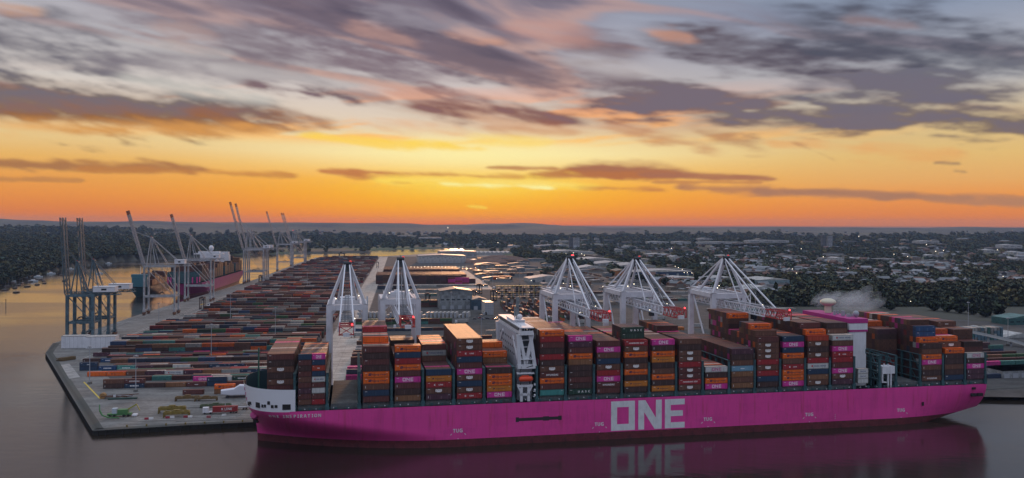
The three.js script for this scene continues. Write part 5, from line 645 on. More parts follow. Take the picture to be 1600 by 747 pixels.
// ---------------------------------------------------------------- the other vessels
function vessel(name, label, L, beam, pos, turn, hullM, bootM, spec) {
  const o = thing(name, label, 'ship', pos, turn), S = sectionsFor(L), k = beam / BEAM; o.scale.z = k;
  mesh('hull', hullBand(3.6, DECK, L, 8, S), hullM, o); mesh('boot_topping', hullBand(-3, 3.6, L, 3, S), bootM, o); mesh('deck', deckPlate(DECK, L, S), tealSteel, o); spec(o, L); return o;
}
{
  const box2 = paint(.085, .04, .034, .55, 0, { map: scaled(grime, .09) }), tones = ['maroon', 'brown', 'dark', 'tan', 'plum'];
  const v = vessel('container_ship', 'magenta container ship berthed at the river quay behind raised white cranes', 352, 46, yardAt(-225, 0, 556), AY + Math.PI / 2, paint(.34, .035, .18, .5, 0, { map: hullWear }), bootPaint, (o, L) => {
    const r = rng(19); for (let s = 16, i = 0; s < L - 16; s += 14.6, i++) { if (s > 168 && s < 186) continue; if (s > 262 && s < 276) continue; const h = 4 + Math.floor(r() * 5); mesh('lashing_bridge', block(s - 1.2, s - .3, DECK, 36, -1, -BEAM + 1), tealSteel, o); for (let k = 0; k < 4; k++) mesh('container_stack', block(s, s + 12.2, DECK + 2, DECK + 2 + (h + Math.floor(r() * 2)) * 2.9, -1.2 - k * 14.2, -15.2 - k * 14.2), bodyMats[tones[Math.floor(r() * 5)]], o); }
    mesh('deckhouse', [block(170, 182, DECK, 56, -12, -BEAM + 12), block(170, 181, 56, 58, 0, -BEAM), block(171, 180, 58, 61, -8, -BEAM + 8)], white, o); mesh('satellite_dome', new THREE.SphereGeometry(5, 14, 10).translate(176, 66, -26), white, o); mesh('funnel', [block(263, 275, DECK, 52, -12, -BEAM + 12), block(263, 275, 52, 57, -14, -BEAM + 14)], white, o);
    mesh('hull_lettering', lettering('ONE', 6, .1).translate(48, 11, .02), letterWhite, o);
    const sh = []; for (const s of [2, 8, 14]) sh.push(block(s - .1, s + 5.9, DECK, 29, -MIDN + halfBreadth(s + 3, DECK) - .6, -MIDN + halfBreadth(s + 3, DECK) - .2), block(s - .1, s + 5.9, DECK, 29, -MIDN - halfBreadth(s + 3, DECK) + .2, -MIDN - halfBreadth(s + 3, DECK) + .6)); mesh('bulwark', sh, hullPaint, o);
  });
  vessel('feeder_ship', 'dark teal ship with brown stacks moored outside the magenta berthed ship', 150, 26, yardAt(-300, -6, 566), AY + Math.PI / 2, paint(.02, .075, .085, .5), paint(.02, .05, .06, .6), (o, L) => {
    for (let s = 40, i = 0; s < L - 12; s += 13, i++) for (let k = 0; k < 2; k++) mesh('container_stack', block(s, s + 12.2, DECK, DECK + 9 + ((i * 7 + k * 5) % 4) * 2.9, -3 - k * 27, -29 - k * 27), bodyMats[tones[(i + k) % 5]], o);
    mesh('deckhouse', [block(18, 32, DECK, 34, -6, -BEAM + 6), block(20, 31, 34, 38, -2, -BEAM + 2)], paint(.04, .15, .19, .5), o); mesh('mast', bar([25, 38, -30], [25, 50, -30], .9), white, o); mesh('crane_post', [bar([36, DECK, -30], [36, 37, -30], 1.2), bar([36, 36, -30], [56, 32, -20], .9)], tealSteel, o);
  });
}
// moored boats
{
  const mk = (label, group, hullM, L, mast) => { const o = thing(mast ? 'sailing_boat' : 'motor_boat', label, 'boat', [0, 0, 0], 0, group); const s = new THREE.Shape([[-L / 2, -.16 * L], [L * .2, -.17 * L], [L / 2, 0], [L * .2, .17 * L], [-L / 2, .16 * L]].map((p) => new THREE.Vector2(...p))); mesh('hull', metreUV(loose(new THREE.ExtrudeGeometry(s, { depth: L * .13, bevelEnabled: true, bevelSize: .3, bevelThickness: .4, bevelSegments: 2 }).rotateX(-Math.PI / 2))), hullM, o); mesh('cabin', block(-L * .22, L * .16, L * .13, L * (mast ? .19 : .27), -L * .1, L * .1), mast ? greyPaint : white, o); if (mast) { mesh('mast', rod([L * .08, L * .13, 0], [L * .08, L * 1.25, 0], .1, 6), greyPaint, o); mesh('boom', rod([L * .06, L * .26, 0], [-L * .36, L * .26, 0], .14, 6), darkSteel, o); } return o; };
  const dk = paint(.05, .04, .035, .5), sail = mk('small dark sailing boat moored off the wooded shore', 'sailing boats off the wooded shore', dk, 9.5, true), mot = mk('pale motor boat moored close under the wooded shore', 'pale boats close under the shore', paint(.36, .42, .46, .5), 15, false), r = rng(23);
  [[8, 453.5], [12, 448], [24.5, 450], [26, 457], [30, 445.7], [43, 448], [59, 445], [68.5, 439], [70, 442.7], [95.5, 430], [101, 439], [47, 440.5], [62, 437], [35, 443], [19, 442]].forEach(([x, y], i) => { const [a, d] = ground(x, y, .3), t = .9 + r() * .8; if (i === 0) { sail.position.set(a, .1, -d); sail.rotation.y = t; } else copyOf(sail, null, [a, .1, -d], t); });
  [[3, 437], [17, 440], [37, 434], [60, 433], [52, 440], [80, 428], [110, 421], [155, 428], [170, 412]].forEach(([x, y], i) => { const [a, d] = ground(x, y, .3), t = r() * .6; if (i === 0) { mot.position.set(a, .1, -d); mot.rotation.y = t; } else copyOf(mot, null, [a, .1, -d], t); });
  const [a, d] = ground(9, 479, 0); const o = thing('channel_marker', 'dark channel post standing alone in the river', 'channel marker', [a, -2, -d]); mesh('pile', new THREE.CylinderGeometry(.35, .4, 11, 10).translate(0, 4.5, 0), darkSteel, o); mesh('topmark', new THREE.CylinderGeometry(.55, .55, 1.4, 10).translate(0, 10.6, 0), rust, o);
  const [jx, jd] = ground(534, 402, 0), j = thing('river_dolphin', 'dark steel platform on legs standing in the far river', 'mooring platform', [jx, 0, -jd]); for (const x of [-8, 8]) for (const z of [-4, 4]) mesh('leg', block(x - .8, x + .8, -2, 12, z - .8, z + .8), darkSteel, j); mesh('deck', block(-11, 11, 12, 14, -6, 6), darkSteel, j); mesh('hut', block(-5, 0, 14, 18, -3, 3), darkSteel, j);
}
// ---------------------------------------------------------------- buildings: wall, roof, doors and windows. Placed by the sight lines of their foot
const siteClear = [];                                        // where the view to a building stays open between the trees
function building(name, label, x0, x1, y, hpx, depth, wallC, roofC, o2 = {}) {
  const [xa, d0] = ground((x0 + x1) / 2, y), gy = Math.max(GROUND, landHeight(xa, d0)), k = (EYE - gy) / (EYE - GROUND), a = xa * k, d = d0 * k, w = (x1 - x0) * d / FOCAL, h = hpx * d / FOCAL, turn = o2.turn ?? AS; siteClear.push([x0 - 4, x1 + 4, d, Math.min(260, d * .08)]);
  const o = thing(name, label, o2.category ?? 'building', [a, gy - .6, -d], turn, o2.group), wm = paint(...wallC, .6, 0, { map: scaled(grime, .05) }), rm = paint(...roofC, .5, 0, { map: scaled(grime, .04) }), rise = o2.rise ?? h * .18, n = o2.gables ?? 1;
  mesh('wall', block(-w / 2, w / 2, 0, h - rise + .6, 0, -depth), wm, o);
  for (let i = 0; i < n; i++) { const c = -w / 2 + (i + .5) * w / n, q = w / n / 2 + .25, along = o2.across; const s = new THREE.Shape(); if (along) { s.moveTo(.4, 0); s.lineTo(-depth - .4, 0); s.lineTo(-depth - .4, .3); s.lineTo(-depth / 2, rise + .3); s.lineTo(.4, .3); mesh('roof', metreUV(loose(new THREE.ExtrudeGeometry(s, { depth: w + .6, bevelEnabled: false }).rotateY(-Math.PI / 2).scale(1, 1, -1).rotateY(Math.PI).translate(-w / 2 - .3, h - rise + .6, 0))), rm, o); break; }
    if (o2.curved) { s.moveTo(-q, 0); for (let t = 0; t <= 10; t++) s.lineTo(-q + 2 * q * t / 10, .3 + rise * Math.sin(Math.PI * t / 10)); s.lineTo(q, 0); } else { s.moveTo(-q, 0); s.lineTo(-q, .3); s.lineTo(0, rise + .3); s.lineTo(q, .3); s.lineTo(q, 0); }
    mesh('roof', metreUV(loose(new THREE.ExtrudeGeometry(s, { depth: depth + .8, bevelEnabled: false }).translate(c, h - rise + .6, -depth - .4))), rm, o); }
  for (let i = 0, m = o2.doors ?? 0; i < m; i++) { const c = -w / 2 + (i + .5) * w / m; mesh('door', block(c - Math.min(2.4, w / m * .3), c + Math.min(2.4, w / m * .3), .1, Math.min(5, h * .5), -.05, .12), o2.doorMat ?? greyPaint, o); }
  for (let i = 0, m = o2.windows ?? 0; i < m; i++) for (let f = 0; f < (o2.floors ?? 1); f++) { const c = -w / 2 + (i + .5) * w / m, y2 = (h - rise) * (f + .55) / (o2.floors ?? 1); mesh('window', block(c - w / m * .3, c + w / m * .3, y2 - .7, y2 + .7, -.05, .08), glassDark, o); }
  return o;
}
const PALE = [.50, .52, .54], GREY = [.30, .32, .34], ROOF = [.48, .50, .52], BLUEGREY = [.17, .24, .29];
building('workshop', 'grey terminal workshop with a bowed blue-grey roof and a lamp on its wall', 687, 738, 483, 32, 34, [.27, .31, .34], [.11, .17, .21], { rise: 3, doors: 4, windows: 6 });
building('workshop', 'small dark blue shed leaning against the grey workshop', 737, 762, 484, 19, 26, [.04, .09, .14], [.20, .24, .26], { doors: 2, rise: 3 });
building('warehouse', 'long pale grey warehouse by the far river end', 654, 728, 411, 13, 70, PALE, ROOF, { rise: 3, doors: 8 }); building('warehouse', 'bright flat-roofed warehouse just behind the long pale grey one', 688, 745, 400, 8, 90, GREY, [.60, .60, .60], { rise: 2, doors: 5 });
building('shed_row', 'row of white gabled sheds beside the bright flat-roofed warehouse', 745, 800, 398, 5, 70, PALE, [.62, .62, .62], { gables: 8, rise: 5 }); building('shed', 'low white arched shed before the brown heaps', 732, 753, 411, 5.5, 30, PALE, [.62, .62, .63], { curved: true, rise: 6 });
building('shed', 'white shed with dark doors beside the rail sidings', 826, 888, 441, 10, 46, PALE, ROOF, { rise: 5, doors: 4, doorMat: darkSteel }); building('warehouse', 'long white-roofed shed before the twin tower block', 848, 930, 397, 6, 110, PALE, [.60, .60, .60], { rise: 6 });
building('warehouse', 'pale shed with peach-lit roof beyond the rail sidings', 905, 962, 408, 5, 90, GREY, [.58, .57, .56], { rise: 5 }); building('warehouse', 'grey-roofed shed behind the second pair of cranes', 930, 990, 415, 6, 80, GREY, ROOF, { rise: 5, doors: 5 }); building('warehouse', 'broad pale shed with a lighter gable end', 965, 1026, 419, 7, 80, PALE, ROOF, { rise: 5, doors: 4 });
building('shed', 'low white-gabled shed near the rail sidings', 903, 948, 422, 7, 50, PALE, [.62, .63, .64], { rise: 6 }); building('shed', 'orange-walled shed behind the fourth crane', 962, 984, 431, 10, 40, [.42, .15, .03], [.30, .26, .2], { rise: 3 }); building('warehouse', 'long blue-walled shed with pale roof', 984, 1086, 431, 9, 60, [.02, .06, .15], [.52, .53, .54], { rise: 4, doors: 6 });
building('warehouse', 'long low shed with a dark blue front wall before the town', 1034, 1098, 440, 7, 50, [.02, .05, .13], [.50, .53, .56], { rise: 3 }); building('shed', 'flat pale shed behind the crane beside the funnel', 1052, 1112, 448, 5, 60, PALE, [.50, .54, .56], { rise: 2 }); building('shed', 'pale roofed store between the trees beyond the cranes', 1108, 1166, 441, 8, 60, GREY, [.48, .52, .54], { rise: 4 });
building('warehouse', 'big shed with an orange end and pale blue front', 1184, 1236, 449, 14, 60, [.22, .32, .38], [.50, .54, .55], { rise: 3, doors: 3 }); building('shed', 'orange-ended store touching the big pale blue shed', 1178, 1190, 447, 11, 40, [.45, .20, .03], [.34, .3, .2], { rise: 2 }); building('shed', 'pale blue shed in front of the orange-ended one', 1166, 1222, 461, 14, 50, [.24, .33, .36], [.50, .55, .57], { rise: 5, doors: 3 });
building('shed', 'white slope-roofed store behind the first row of town trees', 1130, 1158, 462, 9, 30, [.25, .28, .30], [.42, .45, .47], { rise: 4 });
const farSheds = [[1012, 1046, 381, 4, 'white shed first in the far line, behind the middle cranes'], [1052, 1081, 381, 4, 'second white shed in the far line'], [1090, 1164, 381, 3.4, 'longest white shed in the far line'], [1166, 1236, 379, 4, 'white shed ending the far line toward the tower'], [1093, 1114, 374.5, 2.6, 'small white shed high above the far line'], [908, 952, 384, 2.6, 'thin white shed beside the twin tower block'], [845, 890, 385, 3, 'long thin white shed before the twin tower block'], [655, 690, 373, 2.4, 'pale shed on the hillside beyond the river'], [622, 640, 369.6, 2, 'tiny pale shed highest on the hillside beyond the river'], [172, 216, 362, 1.8, 'pale shed far over the wooded shore'], [795, 812, 387, 4, 'pale shed beside the lamp-lit depot'], [835, 858, 386.5, 3, 'pale roof beside the marsh trees'], [1434, 1470, 380, 4, 'bright stepped building high on the wooded slope'], [1400, 1420, 391, 5, 'pale school-like block on the wooded slope'], [1392, 1450, 417, 5, 'long white terrace-like building amid the town'], [1305, 1320, 412, 10, 'white house-like block with a high gable'], [1330, 1342, 406, 4, 'small white block beyond the gabled one'], [1350, 1366, 408, 5, 'grey block beside the small white one'], [1565, 1600, 388, 6, 'pale block high at the edge of town'], [1582, 1602, 398, 5, 'white block lower at the edge of town'], [1584, 1604, 407, 4, 'lowest white block at the edge of town'], [1540, 1562, 395, 5, 'grey block beside the pale edge blocks'], [1445, 1475, 401, 3, 'flat grey roof amid the slope trees'], [1412, 1422, 400, 4, 'small pale roofs amid the slope trees'], [1120, 1150, 402, 3.4, 'pale roof behind the apex of the crane beside the funnel'], [1012, 1050, 400, 4, 'grey flat roof behind the fourth crane apex'], [975, 995, 388, 4, 'pale green-tinged shed in the middle distance'], [960, 975, 393, 4, 'pale store in the middle distance'], [1050, 1062, 409, 9, 'plain grey hall with a pale end wall'], [1096, 1120, 415, 4, 'low pale roof beside the lit road'], [870, 905, 378.5, 2.2, 'thin white roof behind the twin tower block']];
farSheds.forEach(([x0, x1, y, h, label]) => building('far_building', label, x0, x1, y, h, 40, PALE, [.58, .60, .62], { rise: 2, windows: 3 }));
{ const r = rng(733), made = new Set(), hue = ['white', 'grey', 'pale blue', 'dull brown', 'dark grey', 'buff'], cols = [[.38, .40, .42], [.18, .20, .21], [.17, .23, .28], [.14, .09, .07], [.07, .08, .09], [.26, .24, .20]], kinds = ['long shed', 'low office', 'canopy', 'store', 'flat-roofed hut'], where = (x, y) => (x < 830 ? 'on the open ground behind the racks' : x < 960 ? 'beside the rail sidings' : x < 1060 ? 'behind the fourth crane' : 'behind the crane by the funnel') + (y < 425 ? ', toward the town' : y < 448 ? ', midway back' : ', close behind the quay');
  for (let t = 0, n = 0; t < 3000 && n < 64; t++) { const x = 752 + r() * 420, y = 404 + r() * 74, k = Math.floor(r() * 6), q = Math.floor(r() * 5), [a, d] = ground(x, y); if (!within(QUAY, a, d) || (x < 850 && y > 440) || (x < 890 && x > 828 && y > 410 && y < 446 && r() < .7)) continue; const label = `${hue[k]} ${kinds[q]} ${where(x, y)}`; if (made.has(label)) continue; if (siteClear.some(([p, u, D]) => x > p - 4 && x < u + 4 && Math.abs(D - d) < 60)) continue; made.add(label); n++; const w = [34, 14, 22, 18, 10][q] * (.7 + r() * .6), h = [4.5, 6, 4, 5, 4][q] * (y / 440); building('terminal_building', label, x - w / 2, x + w / 2, y, h, 10 + r() * 18, [[.36, .37, .38], [.20, .24, .28], [.28, .24, .20]][n % 3], cols[k], { rise: q === 0 || q === 3 ? 2.4 : .5, windows: q === 1 ? 5 : 0, doors: q === 3 ? 3 : 0, turn: AS + (r() < .3 ? .4 : 0) }); } }
{ const r = rng(515), where = (x, y) => (y < 386 ? 'far up the ' : y < 400 ? 'midway up the ' : 'low on the ') + (x < 900 ? 'slopes behind the rail sidings' : x < 1060 ? 'slopes behind the middle cranes' : x < 1230 ? 'town behind the crane by the funnel' : x < 1400 ? 'town below the far towers' : 'town beyond the stern'), hue = ['white-roofed', 'grey-roofed', 'pale blue-roofed', 'buff-roofed', 'brown-roofed'], cols = [[.34, .36, .39], [.18, .20, .22], [.18, .24, .28], [.24, .22, .19], [.11, .075, .06]], kinds = ['long shed', 'square block', 'terrace', 'hall', 'small works'], made = new Set();
  for (let t = 0, n = 0; t < 4000 && n < 76; t++) { const x = 830 + r() * 770, y = 374 + r() * 76, k = Math.floor(r() * 5), q = Math.floor(r() * 5), [a, d] = ground(x, y); if (within(QUAY, a, d) || within(RIVER, a, d) || (y > 446 && x > 1240)) continue; const label = `${hue[k]} ${kinds[q]} ${where(x, y)}`; if (made.has(label)) continue; if (siteClear.some(([p, u, D]) => x > p - 6 && x < u + 6 && Math.abs(D - d) < 140)) continue; made.add(label); n++; const m = 2600 / d, w = [34, 14, 40, 22, 16][q] * (.7 + r() * .5) * Math.max(.5, m), h = [3.2, 5.5, 3, 4.2, 3.4][q] * Math.max(.6, m); building('town_building', label, x - w / 2, x + w / 2, y, h, 18 + r() * 22, [[.42, .42, .43], [.30, .24, .20], [.26, .28, .30]][n % 3], cols[k], { rise: 2.2, windows: q === 1 ? 4 : 0, turn: (r() - .5) * .9 }); } }
for (const [x0, x1, y, h, label, fl] of [[889.5, 896, 389, 17.5, 'darker half of the twin tower block', 14], [897, 906, 388, 16.5, 'paler half of the twin tower block', 14], [1285, 1291, 385, 18, 'grey tower block on the far town edge', 16], [1294, 1301, 385.5, 17, 'paler tower block beside the grey one', 16]]) building('tower_block', label, x0, x1, y, h, 16, label.includes('pale') ? [.46, .48, .52] : [.16, .17, .19], [.2, .2, .2], { rise: .4, windows: 4, floors: fl, turn: .1 });
// right-hand end of the terminal: long white shed, curved roofs, teal building
building('warehouse', 'long white shed with slanted end by the sternmost quay', 1561, 1640, 590, 17, 14, [.34, .38, .41], [.46, .50, .52], { across: true, rise: 2.4, doors: 5 }); building('workshop', 'teal building at the edge of the trees beyond the stern', 1572, 1640, 507, 14, 24, [.03, .14, .15], [.08, .22, .22], { rise: 3, windows: 6 }); building('warehouse', 'white low-roofed hall beyond the stern yard', 1556, 1640, 529, 8, 60, [.34, .38, .40], [.48, .52, .54], { rise: 4 });
{ const [a, d] = ground(1585, 545), o = thing('conveyor_ramp', 'long pale curved ramp in the yard beyond the stern', 'ramp', [a, GROUND, -d], AS); const pts = [[-34, 12, -34], [-20, 11, -30], [-6, 8, -22], [8, 4.4, -12], [20, .6, -4]]; for (let i = 0; i < 4; i++) { mesh('ramp_deck', bar(pts[i], pts[i + 1], 5, .8), paint(.42, .43, .42, .7), o); mesh('ramp_wall', bar([pts[i][0], pts[i][1] + 1, pts[i][2] + 2.4], [pts[i + 1][0], pts[i + 1][1] + 1, pts[i + 1][2] + 2.4], .3, 1.6), paint(.34, .37, .38, .7), o); } for (const p of pts.slice(0, 4)) mesh('pier', block(p[0] - .6, p[0] + .6, 0, p[1], p[2] - .6, p[2] + .6), greyPaint, o); }
// brown heaps by the far wharf, and the railway with its trains
{ const heapM = paint(.20, .125, .10, .95, 0, { map: scaled(grime, .05) }); for (const [x, y, w, h, label] of [[765, 411, 60, 11, 'broad brown scrap heap by the white arched shed'], [785, 408, 70, 15, 'brown scrap heap behind the broad one']]) { const [a, d] = ground(x, y), g = new THREE.SphereGeometry(1, 40, 20, 0, Math.PI * 2, 0, Math.PI / 2), p = g.attributes.position; for (let i = 0; i < p.count; i++) { const k = 1 + .35 * fbm(p.getX(i) * 2.5 + x, p.getZ(i) * 2.5 + p.getY(i), 4); p.setXYZ(i, p.getX(i) * w * k, p.getY(i) * h * k, p.getZ(i) * w * .8 * k); } g.computeVertexNormals(); const o = mesh('scrap_heap', metreUV(loose(g)), heapM); o.position.set(a, GROUND, -d); tag(o, label, 'scrap heap'); } 
  const [t0, t1] = [[[842, 416], [948, 440]], [[838, 421], [935, 443]], [[838, 426], [915, 446]]].map((l) => l.map(([x, y]) => ground(x, y))); const tracks = [[[845, 413], [955, 437]], [[840, 418], [945, 441]], [[838, 424], [925, 445]], [[880, 410], [930, 416]]];
  tracks.forEach((t, i) => { const [a, b] = t.map(([x, y]) => ground(x, y)); struct('railway', bar([a[0], GROUND + .06, -a[1]], [b[0], GROUND + .06, -b[1]], 7, .1), paint(.30, .25, .22, .9, 0, { map: scaled(grime, .1) })); if (i > 2) return;
    const L = Math.hypot(b[0] - a[0], b[1] - a[1]), n = Math.floor(L / 17), o = thing('freight_train', ['brown freight train on the siding toward the town', 'brown freight train on the middle siding', 'brown freight train on the siding toward the ship'][i], 'train', [a[0], GROUND, -a[1]], Math.atan2(b[1] - a[1], b[0] - a[0])), rr = rng(50 + i); for (let k = 0; k < n; k++) { if (rr() < .25) continue; mesh('wagon', [block(k * 17 + 1, k * 17 + 15.4, 1.1, 1.7, -1.3, 1.3), block(k * 17 + 1.4, k * 17 + 15, 1.7, 4.2, -1.25, 1.25)], bodyMats[['brown', 'dark', 'maroon', 'tan'][Math.floor(rr() * 4)]], o); } }); }
// ---------------------------------------------------------------- houses of the town and trees
const clear = (x, d) => within(QUAY, x, d) || within(RIVER, x, d);

{
  const walls = [paint(.16, .15, .14, .7), paint(.15, .085, .065, .8)], roofs = [paint(.13, .068, .05, .7), paint(.14, .16, .175, .6), paint(.05, .05, .055, .7), paint(.24, .26, .285, .6)], kinds = ['small brown-roofed house among the town trees', 'small pale-roofed house among the town trees', 'small dark-roofed house among the town trees', 'small white-roofed house among the town trees'], groups = ['brown-roofed houses of the town', 'pale-roofed houses of the town', 'dark-roofed houses of the town', 'white-roofed houses of the town'];
  const roofG = (() => { const s = new THREE.Shape([[-4.6, 0], [0, 3.2], [4.6, 0]].map((p) => new THREE.Vector2(...p))); return metreUV(loose(new THREE.ExtrudeGeometry(s, { depth: 13, bevelEnabled: false }).translate(0, 5.4, -6.5).rotateY(Math.PI / 2))); })(), wallG = block(-6.2, 6.2, -1, 5.5, -4.2, 4.2), protos2 = [null, null, null, null], r = rng(88), spots = [];
  for (let t = 0; t < 60000 && spots.length < 1700; t++) { const x = r() < .8 ? 820 + r() * 800 : 430 + r() * 420, y = x < 820 ? 368 + r() * 19 : 372 + Math.pow(r(), .8) * 104, [a, d] = ground(x, y); if (clear(a, d) || d < 1150 || d > 7000) continue; const dens = smooth(-.12, .22, fbm(a / 420 + 4, d / 520, 3)) * (y > 384 ? 1 : .5) * (x > 1250 ? .55 : 1) * (x < 1010 && y > 400 ? .1 : 1) * (y > 452 && x > 1230 ? .25 : 1); if (r() < dens) spots.push([a, d, r()]); }
  spots.sort((p, q) => p[1] - q[1]); const rest = [];
  spots.forEach(([a, d, t], i) => { const k = t < .34 ? 0 : t < .6 ? 1 : t < .82 ? 2 : 3, y = landHeight(a, d), turn = t * 37, sc = .8 + ((t * 91) % 1) * .6; if (i >= 290) { rest.push([a, y, -d, turn, k, sc]); return; } const px = MIDX + FOCAL * a / d, zone = px < 1040 ? 'behind the middle cranes' : px < 1200 ? 'behind the crane beside the funnel' : px < 1330 ? 'beneath the far tower blocks' : px < 1470 ? 'beyond the drifting smoke' : 'beyond the sternmost stacks', lb = kinds[k].replace('the town trees', 'trees ' + zone), gr = groups[k].replace('of the town', zone); let o; if (protos2[k]) { o = copyOf(protos2[k], lb, [a, y, -d], turn); o.userData.group = gr; } else { o = protos2[k] = thing('house', lb, 'house', [a, y, -d], turn, gr); mesh('wall', wallG, walls[k % 2], o); mesh('roof', roofG, roofs[k], o); } o.scale.setScalar(sc); });
  for (let k = 0; k < 4; k++) { const l = rest.filter((s) => s[4] === k), im = new THREE.InstancedMesh(merge([wallG.clone(), roofG.clone()]), roofs[k], l.length), m = new THREE.Matrix4(), q = new THREE.Quaternion(); l.forEach((s, i) => { m.compose(new THREE.Vector3(s[0], s[1], s[2]), q.setFromAxisAngle(UPV, s[3]), new THREE.Vector3(s[5] * 1.3, s[5], s[5])); im.setMatrixAt(i, m); }); im.name = numbered('distant_roofs'); scene.add(im); tag(im, 'scattered ' + ['brown', 'pale', 'dark', 'white'][k] + ' roofs of the farther town', 'houses', null, 'stuff'); }
}
{
  // a crown: a lumpy dark core wrapped in many small leaf clumps, uneven in outline, with gaps
  const crown = (seed, leaves, tall) => { const r = rng(seed), pos = [], nor = [], push = (a, b, c, n) => { pos.push(...a, ...b, ...c); for (let i = 0; i < 3; i++) nor.push(...n); };
    for (let i = 0; i < leaves; i++) { const u = r() * 2 - 1, th = r() * 6.283, rr = .55 + .45 * Math.sqrt(r()), lump = 1 + .38 * noise(th * 1.3 + seed, u * 2.2) + .2 * noise(th * 3 + seed, u * 5), s = Math.sqrt(1 - u * u), c = [Math.cos(th) * s * rr * lump, (u * .8 * tall + .92 * tall) * (.6 + .4 * rr), Math.sin(th) * s * rr * lump], n = new THREE.Vector3(c[0], u + .35, c[2]).normalize(), e = .16 + r() * .2; const a = new THREE.Vector3(r() - .5, r() - .5, r() - .5).normalize().multiplyScalar(e), b = new THREE.Vector3(r() - .5, r() - .5, r() - .5).normalize().multiplyScalar(e); push([c[0] - a.x, c[1] - a.y, c[2] - a.z], [c[0] + a.x, c[1] + a.y, c[2] + a.z], [c[0] + b.x, c[1] + b.y, c[2] + b.z], [n.x, n.y, n.z]); push([c[0] - a.x, c[1] - a.y, c[2] - a.z], [c[0] - b.x, c[1] - b.y * .6, c[2] - b.z], [c[0] + a.x, c[1] + a.y, c[2] + a.z], [n.x, n.y, n.z]); }
    const core = loose(new THREE.IcosahedronGeometry(.62, 1)); core.scale(1, .8 * tall, 1).translate(0, .85 * tall, 0); const cp = core.attributes.position, cn = core.attributes.normal; for (let i = 0; i < cp.count; i++) { pos.push(cp.getX(i), cp.getY(i), cp.getZ(i)); nor.push(cn.getX(i), cn.getY(i), cn.getZ(i)); }
    const g = new THREE.BufferGeometry(); g.setAttribute('position', new THREE.Float32BufferAttribute(pos, 3)); g.setAttribute('normal', new THREE.Float32BufferAttribute(nor, 3)); return g; };
  const leaf = new THREE.MeshStandardMaterial({ color: rgb(1, 1, 1), roughness: .95 }), r = rng(202), kinds = [crown(1, 90, 1), crown(2, 80, 1.25), crown(3, 100, .85)], sets = [[], [], []];
  const nearSite = (px, d) => siteClear.some(([a, b, D, k]) => px > a && px < b && d > D - k && d < D + 60);
  let placed = 0; for (let t = 0; t < 260000 && placed < 52000; t++) {
    const x = -60 + r() * 1720, y = 349 + Math.pow(r(), 1.25) * 130, [a, d] = ground(x, y); if (!(d > 0) || d > 6400 || r() < smooth(3800, 6400, d)) continue; const site = within(QUAY, a, d), zone = site && x > 846 && x < 1120 && y > 404 && y < 447 && fbm(a / 160 + 5, d / 190, 3) > .02; if (!zone && clear(a, d)) continue; const h = site ? GROUND : landHeight(a, d); if (h < 1.6) continue;
    const field = fbm(a / 700 + 40, d / 900 + 3, 4), built = x > 820 && d < 5200 && y < 456 ? .62 : 0; const marsh = x < 800 && y > 389 && x > 430 || (x < 430 && h < 3.4 && x > 150); if (marsh && r() < .97) continue; if (nearSite(x, d)) continue;
    if (r() > smooth(-.2, .12, field) * (1 - built) * lerp(1, .55, smooth(4000, 8000, d)) + (y > 455 && x > 1250 ? .6 : 0) + .12) continue;
    const s = (site ? 4 : 4.2 + r() * 4.4) * Math.max(1, Math.min(2.2, d / 2600)); sets[Math.floor(r() * 3)].push([a, h - 1.4, -d, s, s * (.75 + r() * .5) * Math.min(1, 2600 / d + .42), r() * 6.283, r()]); placed++; }
  sets.forEach((l, k) => { const im = new THREE.InstancedMesh(kinds[k], leaf, l.length), m = new THREE.Matrix4(), q = new THREE.Quaternion(), c = new THREE.Color(); l.forEach((s, i) => { m.compose(new THREE.Vector3(s[0], s[1], s[2]), q.setFromAxisAngle(UPV, s[5]), new THREE.Vector3(s[3], s[4], s[3])); im.setMatrixAt(i, m); const b = .65 + s[6] * .9, w = Math.pow((s[6] * 7) % 1, 1.6); im.setColorAt(i, c.setRGB(lerp(.046, .12, w) * b, lerp(.078, .105, w) * b, lerp(.056, .036, w) * b)); }); im.name = numbered('woodland'); scene.add(im); tag(im, 'dark woodland and hedgerow trees covering the far country', 'woodland', null, 'stuff'); });
  // single trees that stand out
  const bark = paint(.05, .04, .032, .9), green = paint(.030, .048, .024, .95); const big = kinds.map((g, k) => crown(11 + k, 420, [1, 1.9, 1.15][k])); let protos3 = [null, null, null];
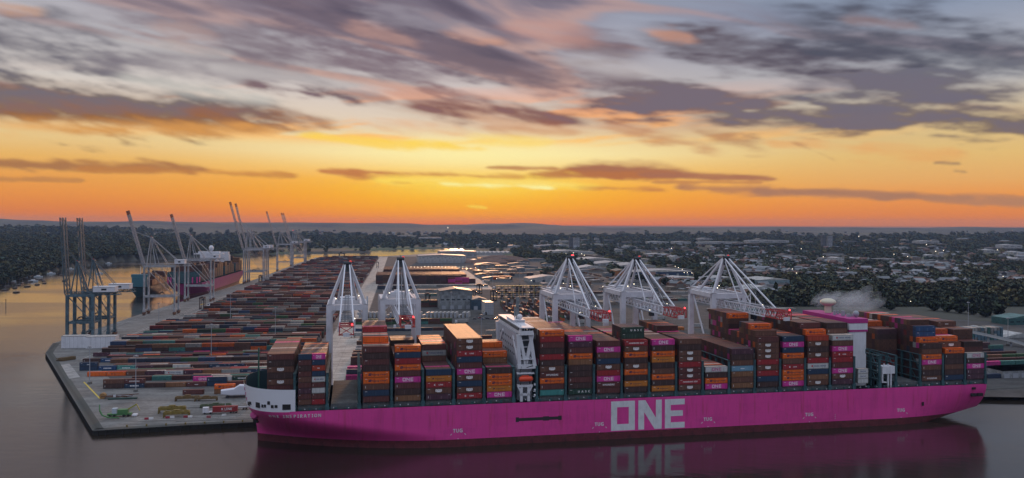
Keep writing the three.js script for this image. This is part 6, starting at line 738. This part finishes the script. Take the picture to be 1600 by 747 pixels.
  const list = [[1088, 448, 1], [1052, 446, 0], [1064, 447, 2], [1040, 446, 0], [1075, 449, 2], [1150, 446, 0], [1160, 452, 0], [1172, 450, 2], [1100, 430, 0], [1112, 433, 2], [1212, 462, 1], [1200, 470, 2], [1232, 472, 0], [1243, 470, 2], [1252, 474, 0], [1262, 470, 0], [1270, 476, 2], [1280, 474, 0], [985, 437, 2], [1000, 440, 0], [1012, 442, 2], [956, 432, 0], [1165, 470, 2], [1030, 414, 0], [1020, 416, 2], [1360, 478, 0], [1375, 482, 2], [1392, 485, 0], [1480, 488, 2], [1500, 490, 0], [1520, 492, 2], [1540, 496, 0], [1460, 486, 0], [1560, 494, 2], [1330, 478, 2], [1345, 480, 0]];
  list.forEach(([x, y, k], i) => { const [a, d] = ground(x, y), gy = Math.max(GROUND, landHeight(a, d)) - .3, label = ['dark round tree standing at the edge of the terminal', 'dark pointed cypress-like tree standing apart behind the cranes', 'dark spreading tree standing at the edge of the terminal'][k], s = 5 + r() * 2.4; let o; if (protos3[k]) o = copyOf(protos3[k], null, [a, gy, -d], r() * 6); else { o = protos3[k] = thing('tree', label, 'tree', [a, gy, -d], 0, ['round trees at the terminal edge', 'pointed trees behind the cranes', 'spreading trees at the terminal edge'][k]); mesh('trunk', [new THREE.CylinderGeometry(.035, .07, .7, 7).translate(0, .35, 0), bar([0, .5, 0], [.4, 1.0, .2], .03), bar([0, .45, 0], [-.35, 1.0, -.25], .03), bar([0, .5, 0], [.1, 1.1, -.4], .03)], bark, o); const c = mesh('crown', big[k], green, o); c.position.y = .18; if (k === 1) c.scale.set(.55, 1, .55); } o.scale.setScalar(s); });
}
// ---------------------------------------------------------------- smoke drifting from behind the funnel
{
  const r = rng(404), puffs = [], m = new THREE.MeshStandardMaterial({ color: rgb(.84, .87, .90), roughness: 1, transparent: true, opacity: .042 });
  for (let i = 0; i < 34; i++) { const t = i / 33, R = 1.6 + r() * 2 + t * 3.4; puffs.push(new THREE.SphereGeometry(R, 28, 18).scale(1.9, .6, 1).rotateZ(.5 + (r() - .5) * .9).translate(...shipAt(325 + t * 40 + (r() - .5) * 6, 63 + (r() - .4) * 9 * (.35 + t) - t * 8, 56 + t * 8 + (r() - .5) * 16))); }
  const o = mesh('smoke', puffs, m); tag(o, 'thin white smoke drifting over the funnel toward the trees', 'smoke', null, 'stuff');
}

scene.traverse((o) => { if (o.isMesh) { o.castShadow = true; o.receiveShadow = true; } });
renderer.render(scene, camera);
